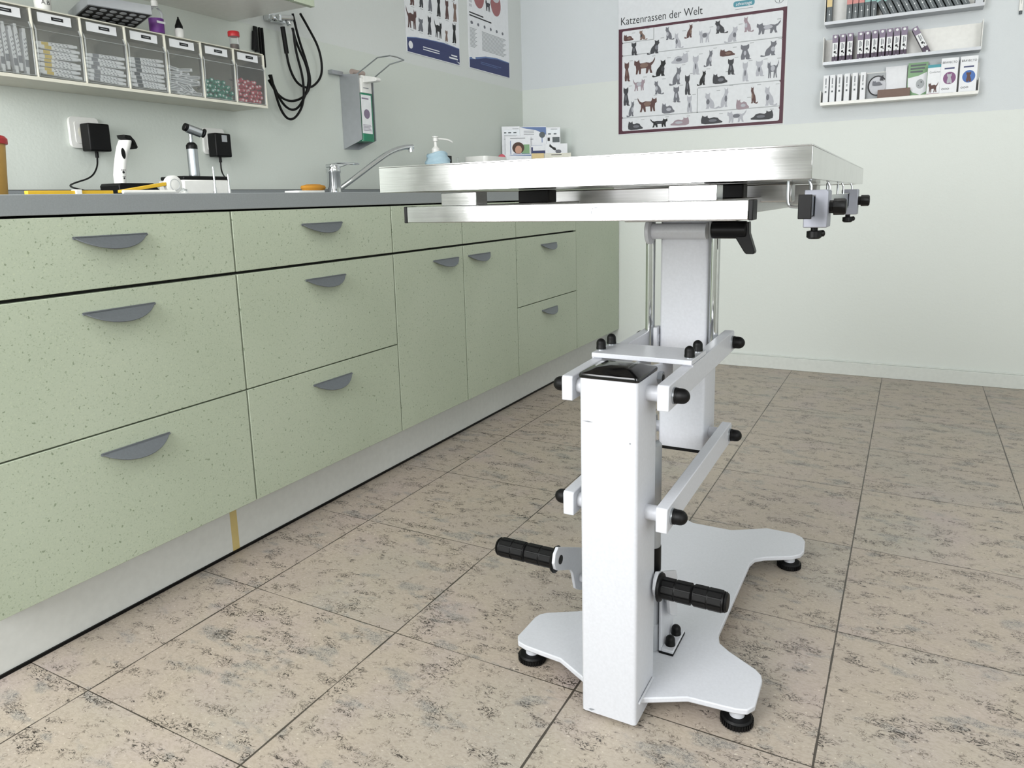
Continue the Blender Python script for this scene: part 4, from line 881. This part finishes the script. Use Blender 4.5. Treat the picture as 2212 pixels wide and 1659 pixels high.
m = M().mat('line_grey')
for a_, b_, c_, d_ in ((.034, 1.6455, .201, 1.649), (.199, 1.649, .203, 1.703), (.034, 1.582, .819, 1.586), (.430, 1.389, .819, 1.393), (.426, 1.272, .430, 1.389), (.034, 1.2725, .819, 1.2765)): m.flat(R4(a_, b_, c_, d_), pl(.0003), X, Z)
m.build('divider', t, smooth=False)
m = M()
for (u, z, w, h, k, c_) in CATS:
    sh = {'s': SIT, 'S': SIT, 'f': FRONT, 't': STAND, 'T': STAND, 'l': LIE, 'L': LIE}[k]; sg = -1 if k in 'STL' else 1
    wob = random.uniform(.92, 1.08)
    m.mat(CM[c_]); m.flat([(u+sg*a_*w*wob, z+b_*h) for a_, b_ in sh], pl(.0006), X, Z)
    # second tone: chest or flank patch
    cxp = {'s': -.12, 'S': -.12, 'f': -.02, 't': -.02, 'T': -.02, 'l': .05, 'L': .05}[k]; czp = {'s': .42, 'S': .42, 'f': .42, 't': .52, 'T': .52, 'l': .36, 'L': .36}[k]
    m.mat(SEC[c_]); m.flat(circ(w*.10 if k in 'sSf' else w*.2, 9, u+sg*cxp*w, z+czp*h, h*.16), pl(.0008), X, Z)
    m.mat('line_grey'); m.flat(R4(u+w*.35, z+h*1.02, u+w*.35+.018, z+h*1.02+.003), pl(.0004), X, Z)
m.build('cat_pictures', t, smooth=False)
text('title', 'Katzenrassen der Welt', .054, (.024, PY-.0006, 1.735), X, Z, 'text_black', t, thin=-.0002, squash=.83)
m = M().mat('teal_print'); m.flat(rrect(.098, .026, .010, 4, .640, 1.7565), pl(.0004), X, Z); lg = m.build('logo_badge', t, smooth=False)
text('logo_text', 'advantage', .021, (.640, PY-.0008, 1.750), X, Z, 'paper_white', lg, align='CENTER', squash=.9)
m = M().mat('text_grey'); m.flat(R4(.600, 1.732, .682, 1.734), pl(.0004), X, Z); m.mat('slate_print')
n_ = 28; ring = circ(.021, n_, .8, 1.755); inn = circ(.019, n_, .8, 1.755)
for k in range(n_): m.flat([ring[k], ring[(k+1) % n_], inn[(k+1) % n_], inn[k]], pl(.0005), X, Z)
m.flat(R4(.784, 1.754, .816, 1.7565), pl(.0006), X, Z); m.flat(R4(.7988, 1.739, .8012, 1.771), pl(.0006), X, Z); m.build('cross_emblem', t, smooth=False)

DOGS = [('T', .075, .090, 'b'), ('f', .05, .055, 'g'), ('f', .04, .08, 'd'), ('T', .06, .08, 'k'), ('f', .03, .05, 't'), ('f', .042, .088, 'k')]
t = thing('dog_breed_poster', 'poster of many dogs with a dark blue wave at its foot', 'poster', (XL, 2.92, 1.5)); PX_ = XL+.0035; Yv = (0, 1, 0)
rbox(XL+.0005, PX_, 2.709, 3.136, 1.508, 2.12).build('sheet', t, 'paper_white')
m = M().mat('navy'); m.flat([(2.713, 1.511), (3.132, 1.511), (3.132, 1.583), (3.0, 1.588), (2.86, 1.582), (2.78, 1.576), (2.713, 1.566)], (PX_+.0003, 0, 0), Yv, Z); m.mat('blue_print')
m.flat([(2.713, 1.566), (2.78, 1.576), (2.86, 1.582), (3.0, 1.588), (3.132, 1.583), (3.132, 1.586), (3.0, 1.591), (2.86, 1.585), (2.78, 1.579), (2.713, 1.569)], (PX_+.0004, 0, 0), Yv, Z); m.build('wave_band', t, smooth=False)
m = M().mat('paper_white'); m.flat(circ(.016, 16, 2.738, 1.541), (PX_+.0006, 0, 0), Yv, Z)
for i in range(2): m.flat(R4(2.83, 1.535+i*.010, 2.96, 1.539+i*.010), (PX_+.0006, 0, 0), Yv, Z)
m.flat(R4(3.04, 1.530, 3.115, 1.537), (PX_+.0006, 0, 0), Yv, Z); m.flat(R4(3.06, 1.543, 3.11, 1.549), (PX_+.0006, 0, 0), Yv, Z); m.flat([(3.10, 1.524), (3.128, 1.522), (3.13, 1.512), (3.118, 1.52)], (PX_+.0006, 0, 0), Yv, Z); m.build('band_print', t, smooth=False)
m = M()
for row in range(6):
    for i in range(6):
        k, w, h, c_ = DOGS[(i+row*2) % 6] if row else DOGS[i]
        if row: k = 'f'; w = .04; h = .085; c_ = 'tbdgkb'[(i+row) % 6]
        u = 2.752+i*.068+(0 if row % 2 == 0 else .012); z = 1.612+row*.098+random.uniform(-.004, .004)-(i*.002)
        sh = {'f': FRONT, 'T': STAND}[k]
        if u+w/2 > 3.132: continue
        m.mat(CM[c_]); m.flat([(u-a_*w, z+b_*h) for a_, b_ in sh], (PX_+.0005, 0, 0), Yv, Z)
        m.mat('line_grey'); m.flat(R4(u-.012, z-.008, u+.012, z-.006), (PX_+.0004, 0, 0), Yv, Z)
m.build('dog_pictures', t, smooth=False)
t = thing('parasite_info_poster', 'information poster with two red circles and text columns in the corner', 'poster', (XL, 3.43, 1.5))
rbox(XL+.0005, PX_, 3.222, 3.632, 1.512, 2.12).build('sheet', t, 'paper_white')
m = M().mat('navy'); m.flat([(3.224, 1.515), (3.630, 1.515), (3.630, 1.588), (3.5, 1.590), (3.38, 1.580), (3.30, 1.564), (3.224, 1.552)], (PX_+.0003, 0, 0), Yv, Z); m.mat('blue_print'); m.flat([(3.224, 1.552), (3.30, 1.564), (3.38, 1.580), (3.5, 1.590), (3.630, 1.588), (3.630, 1.592), (3.5, 1.596), (3.38, 1.587), (3.30, 1.573), (3.224, 1.562)], (PX_+.0003, 0, 0), Yv, Z)
m.flat(R4(3.33, 1.553, 3.54, 1.555), (PX_+.0005, 0, 0), Yv, Z); m.flat(R4(3.33, 1.545, 3.50, 1.547), (PX_+.0005, 0, 0), Yv, Z); m.mat('paper_white'); m.flat(R4(3.248, 1.560, 3.280, 1.60), (PX_+.0006, 0, 0), Yv, Z); m.build('wave_band', t, smooth=False)
m = M().mat('text_black'); m.flat(R4(3.235, 1.770, 3.37, 1.776), (PX_+.0004, 0, 0), Yv, Z); m.flat(R4(3.235, 1.757, 3.45, 1.763), (PX_+.0004, 0, 0), Yv, Z); m.mat('cat_grey')
for i in range(6): m.flat(circ(.010 if i else .013, 8, 3.255+i*.062, 1.728, .008), (PX_+.0004, 0, 0), Yv, Z)
m.mat('line_grey')
for i in range(15): z = 1.700-i*.0062; m.flat(R4(3.235, z, 3.30-.01*(i % 3), z+.0032), (PX_+.0004, 0, 0), Yv, Z); m.flat(R4(3.35, z, 3.60-.012*(i % 4), z+.0032), (PX_+.0004, 0, 0), Yv, Z)
m.mat('rose_dark')
for (u, z) in ((3.33, 1.865), (3.50, 1.860)): m.flat(circ(.052, 24, u, z, .058), (PX_+.0004, 0, 0), Yv, Z)
m.mat('smear')
for (u, z) in ((3.33, 1.895), (3.50, 1.89)): m.flat(circ(.036, 18, u, z, .022), (PX_+.0006, 0, 0), Yv, Z)
for i in range(8): m.flat(R4(3.235, 1.80+i*.02, 3.262, 1.812+i*.02), (PX_+.0005, 0, 0), Yv, Z)
m.mat('cat_dark'); m.flat([(3.42+a_*.05, 1.81+b_*.06) for a_, b_ in STAND], (PX_+.0006, 0, 0), Yv, Z); m.flat([(3.42+a_*.05, 1.905+b_*.06) for a_, b_ in STAND], (PX_+.0006, 0, 0), Yv, Z)
m.build('print', t, smooth=False)

# ------------------------------------------------------------------ wall shelves with boxes (back wall, right)
def shelf(z, label, xl, xr, side=.115):
    t = thing('wall_shelf', label, 'shelf', ((xl+xr)/2, YB, z), 'narrow wall shelves right of the cat poster')
    m = M(); y0 = 3.700
    m.box(xl, xr, y0, YB-.0005, z-.003, z); m.build('tray', t, 'housing_grey' if side else 'white_plastic', bevel=.0005)
    m = M(); m.box(xl, xr, y0-.0015, y0, z-.004, z+.009); m.build('front_lip', t, 'housing_grey' if side else 'white_plastic')
    m = M(); m.box(xl, xr, YB-.003, YB-.0005, z, z+(side or .13)); m.build('back_panel', t, 'white_plastic')
    for x in (xl, xr): rbox(x-.0012, x+.0012, y0, YB-.003, z, z+(side or .06)).build('side_panel', t, 'white_plastic')
    return t
ZA, ZBs, ZCs = 1.6005, 1.4305, 1.2570
shelf(ZA, 'topmost grey wall shelf, filled with slate coloured boxes', 1.008, 1.608)
shelf(ZBs, 'middle wall shelf, half filled with purple boxes', 1.009, 1.609)
shelf(ZCs, 'lowest wall shelf, holding white boxes and a leaflet', 1.006, 1.612, 0)
def boxproto(name, w, d, h, base, prints, label, group=None):
    t = thing(name, label, 'box', (0, 0, 0), group, local=True)
    M().box(-w/2, w/2, 0, d, 0, h).build('carton', t, base, bevel=.0005)
    m = M()
    for i, (mt, poly) in enumerate(prints): m.mat(mt); m.flat(poly, (0, -.0003-.0002*i, 0), X, Z)
    m.build('print', t, smooth=False); return t
g = 'purple boxes on the middle shelf'
w = .0235
pb = boxproto('medicine_box', w, .055, .122, 'purple_print', [('purple_light', R4(-w/2, .088, w/2, .122)), ('label_white', R4(-w/2+.001, .030, w/2-.001, .088)), ('text_grey', R4(-.004, .058, .001, .084)), ('text_grey', R4(.003, .062, .006, .080)), ('text_black', circ(.005, 10, 0, .049)), ('text_black', circ(.0025, 8, .0055, .043)), ('label_white', circ(.0055, 12, 0, .113)), ('label_white', circ(.004, 10, .001, .008)), ('text_black', R4(-.001, .018, .001, .036))], '', g)
pb.location = (1.055, 3.712, ZBs+.0005)
pb['label'] = 'purple and white box standing first from the left on the middle shelf'
ords = ['second', 'third', 'fourth', 'fifth', 'sixth', 'seventh', 'eighth', 'ninth', 'tenth']
for i, x in enumerate((1.085, 1.115, 1.157, 1.184, 1.213, 1.242, 1.270, 1.298, 1.326)):
    dup(pb, (x, 3.712, ZBs+.0005), None, 'purple and white box standing %s from the left on the middle shelf' % ords[i])
dup(pb, (1.418, 3.712, ZBs+.0062), (0, -math.radians(27), 0), 'purple and white box leaning alone, right of the upright ones on the middle shelf')
rbox(1.43, 1.60, 3.715, 3.77, ZBs+.0003, ZBs+.0013); o = rbox(1.440, 1.598, 3.715, 3.772, ZBs+.0003, ZBs+.0016).build('paper_slip', None, 'paper_white'); tag(o, 'white slip of paper lying on the empty right part of the middle shelf', 'paper')
g = 'slate boxes on the topmost shelf'; w = .0215
def slate(topc, label):
    return boxproto('medicine_box', w, .055, .125, 'slate_print', [(topc, R4(-w/2, .072, w/2, .125)), ('line_grey', R4(-.001, .012, .0015, .058)), ('label_white', circ(.003, 8, .001, .040))], label, g)
a_ = slate('cream_print', 'slate box with a cream top standing alone at the left end of the topmost shelf'); a_.location = (1.024, 3.712, ZA+.0005)
a_ = slate('coral_print', 'leftmost of the three slate boxes with coral tops'); a_.location = (1.105, 3.712, ZA+.0005)
dup(a_, (1.129, 3.712, ZA+.0005), None, 'middle one of the three slate boxes with coral tops'); dup(a_, (1.153, 3.712, ZA+.0005), None, 'rightmost of the three slate boxes with coral tops')
a_ = slate('mint_print', 'upright slate box with a mint top beside the coral-topped ones'); a_.location = (1.177, 3.712, ZA+.0005)
dup(a_, (1.202, 3.712, ZA+.0005), None, 'upright slate box with a mint top next to the leaning row')
ords = ['first', 'second', 'third', 'fourth', 'fifth', 'sixth', 'seventh', 'eighth', 'ninth', 'tenth', 'eleventh']
for i in range(11):
    dup(a_, (1.256+i*.0294, 3.712, ZA+.0055), (0, -math.radians(27), 0), 'slate box leaning left, %s from the left in the leaning row of the topmost shelf' % ords[i])
o = rbox(1.575, 1.604, 3.712, 3.765, ZA+.0005, ZA+.04).build('grey_carton', None, 'housing_grey', bevel=.001); tag(o, 'small grey carton lying at the right end of the topmost shelf', 'box')
g = 'thin white boxes on the lowest shelf'; w = .0215
wb = boxproto('thin_box', w, .055, .125, 'paper_white', [('text_grey', R4(-.003, .085, .002, .112)), ('line_grey', R4(-.003, .070, .003, .080)), ('slate_print', R4(-.0035, .050, .0035, .058))], 'thin white box standing first from the left on the lowest shelf', g)
wb.location = (1.026, 3.705, ZCs+.0005)
for i, x in enumerate((1.053, 1.082, 1.112, 1.144, 1.1765)): dup(wb, (x, 3.705, ZCs+.0005), None, 'thin white box standing %s from the left on the lowest shelf' % ords[i+1])
def card(x0, x1, y, z1, base, prints, label, name='picture_card', cat='card', th=.0015, z0=ZCs+.0005):
    t = thing(name, label, cat, ((x0+x1)/2, y, z0)); rbox(x0, x1, y, y+th, z0, z1).build('sheet', t, base)
    m = M()
    for i, (mt, poly) in enumerate(prints): m.mat(mt); m.flat(poly, (0, y-.0003-.0002*i, 0), X, Z)
    if prints: m.build('print', t, smooth=False)
ringp = []
n_ = 30; o1 = circ(.038, n_, 1.232, 1.325, .043); i1 = circ(.033, n_, 1.232, 1.325, .038)
for k in range(3, 26): ringp.append(('text_black', [o1[k], o1[(k+1) % n_], i1[(k+1) % n_], i1[k]]))
card(1.189, 1.262, 3.752, 1.379, 'line_grey', [('smear', circ(.033, 24, 1.232, 1.325, .038))]+ringp+[('cat_grey', [(1.232+a_*.04, 1.325+b_*.022) for a_, b_ in LIE]), ('cat_dark', [(1.248+a_*.02, 1.345+b_*.022) for a_, b_ in FRONT])], 'grey card picturing animals inside a black ring')
o = rbox(1.236, 1.362, 3.722, 3.750, ZCs+.0005, 1.303).build('brown_carton', None, 'cardboard', bevel=.001); tag(o, 'low brown cardboard carton in the middle of the lowest shelf', 'box')
card(1.262, 1.345, 3.764, 1.402, 'paper_white', [], 'blank white card standing behind the brown carton', 'blank_card')
card(1.349, 1.424, 3.754, 1.407, 'leaf_green', [('paper_white', [(1.350, 1.345), (1.39, 1.352), (1.422, 1.366), (1.422, 1.285), (1.40, 1.272), (1.37, 1.285), (1.352, 1.31)]), ('line_grey', circ(.016, 14, 1.398, 1.318, .020)), ('cat_dark', circ(.003, 8, 1.402, 1.325)), ('cat_dark', circ(.002, 8, 1.392, 1.312)), ('slate_print', R4(1.358, 1.392, 1.416, 1.399)), ('slate_print', R4(1.358, 1.379, 1.412, 1.386)), ('slate_print', R4(1.358, 1.366, 1.405, 1.373))], 'green leaflet with a sleeping white cat picture', 'cat_leaflet', 'leaflet')
card(1.424, 1.474, 3.712, 1.386, 'paper_white', [('teal_band', R4(1.424, 1.374, 1.474, 1.386)), ('cat_brown', [(1.448+a_*.036, 1.273+b_*.045) for a_, b_ in STAND]), ('magenta_band', R4(1.425, 1.259, 1.470, 1.269))], 'white box with teal top and a brown kitten picture', 'kitten_box', 'box', .03)
text('name_text', 'Comfortan', .011, (1.431, 3.7108, 1.352), X, Z, 'text_grey', bpy.data.objects['kitten_box'], squash=.8)
for x, ov, an, lb in ((1.503, 'violet_print', 'cat_white', 'tall white box with a violet oval picture, left of the blue one'), (1.572, 'blue_oval', 'cat_brown', 'tall white box with a blue oval picture at the right end of the lowest shelf')):
    t = thing('carton_box', lb, 'box', (x, 3.708, ZCs+.0005), 'tall white boxes on the lowest shelf')
    rbox(x-.031, x+.031, 3.708, 3.748, ZCs+.0005, 1.407).build('carton', t, 'paper_white', bevel=.0005)
    m = M()
    for i, (mt, poly) in enumerate([('navy', R4(x-.018, 1.362, x+.018, 1.368)), (ov, circ(.023, 24, x+.002, 1.326, .025)), (an, [(x+.002+a_*.026, 1.305+b_*.04) for a_, b_ in FRONT]), ('line_grey', R4(x-.026, 1.266, x+.02, 1.2675))]): m.mat(mt); m.flat(poly, (0, 3.7077-.0002*i, 0), X, Z)
    for q in (0, 1, 2): 
        R1, R2 = circ(.0045, 14, x-.020+q*.0095, 1.283, .0035), circ(.0032, 14, x-.020+q*.0095, 1.283, .0022); m.mat('text_black')
        for k in range(14): m.flat([R1[k], R1[(k+1) % 14], R2[(k+1) % 14], R2[k]], (0, 3.7074, 0), X, Z)
    m.build('print', t, smooth=False)
    text('name_text', 'BRAVECTO', .0125, (x, 3.7074, 1.385), X, Z, 'text_black', t, align='CENTER', squash=.85)
# thermometer strip at the right edge of the picture
t = thing('wall_thermometer', 'slim white wall thermometer, right of the shelves', 'thermometer', (1.738, YB, 1.6))
rbox(1.732, 1.746, YB-.010, YB-.0005, 1.572, 1.72).build('strip', t, 'white_plastic', bevel=.002)
rbox(1.7385, 1.7395, YB-.0112, YB-.010, 1.60, 1.70).build('scale', t, 'text_grey')
M().cyl((1.739, YB-.006, 1.560), (1.739, YB-.006, 1.574), .0055, 14, .001).build('bulb', t, 'slate_print')
# ceiling lamp (out of the picture, gives the room its top light)
t = thing('ceiling_lamp', 'long white ceiling lamp over the examination table', 'lamp', (1.6, 1.6, ZC))
rbox(.95, 2.25, 1.44, 1.76, 2.545, ZC-.001).build('lamp_housing', t, 'white_plastic', bevel=.004)
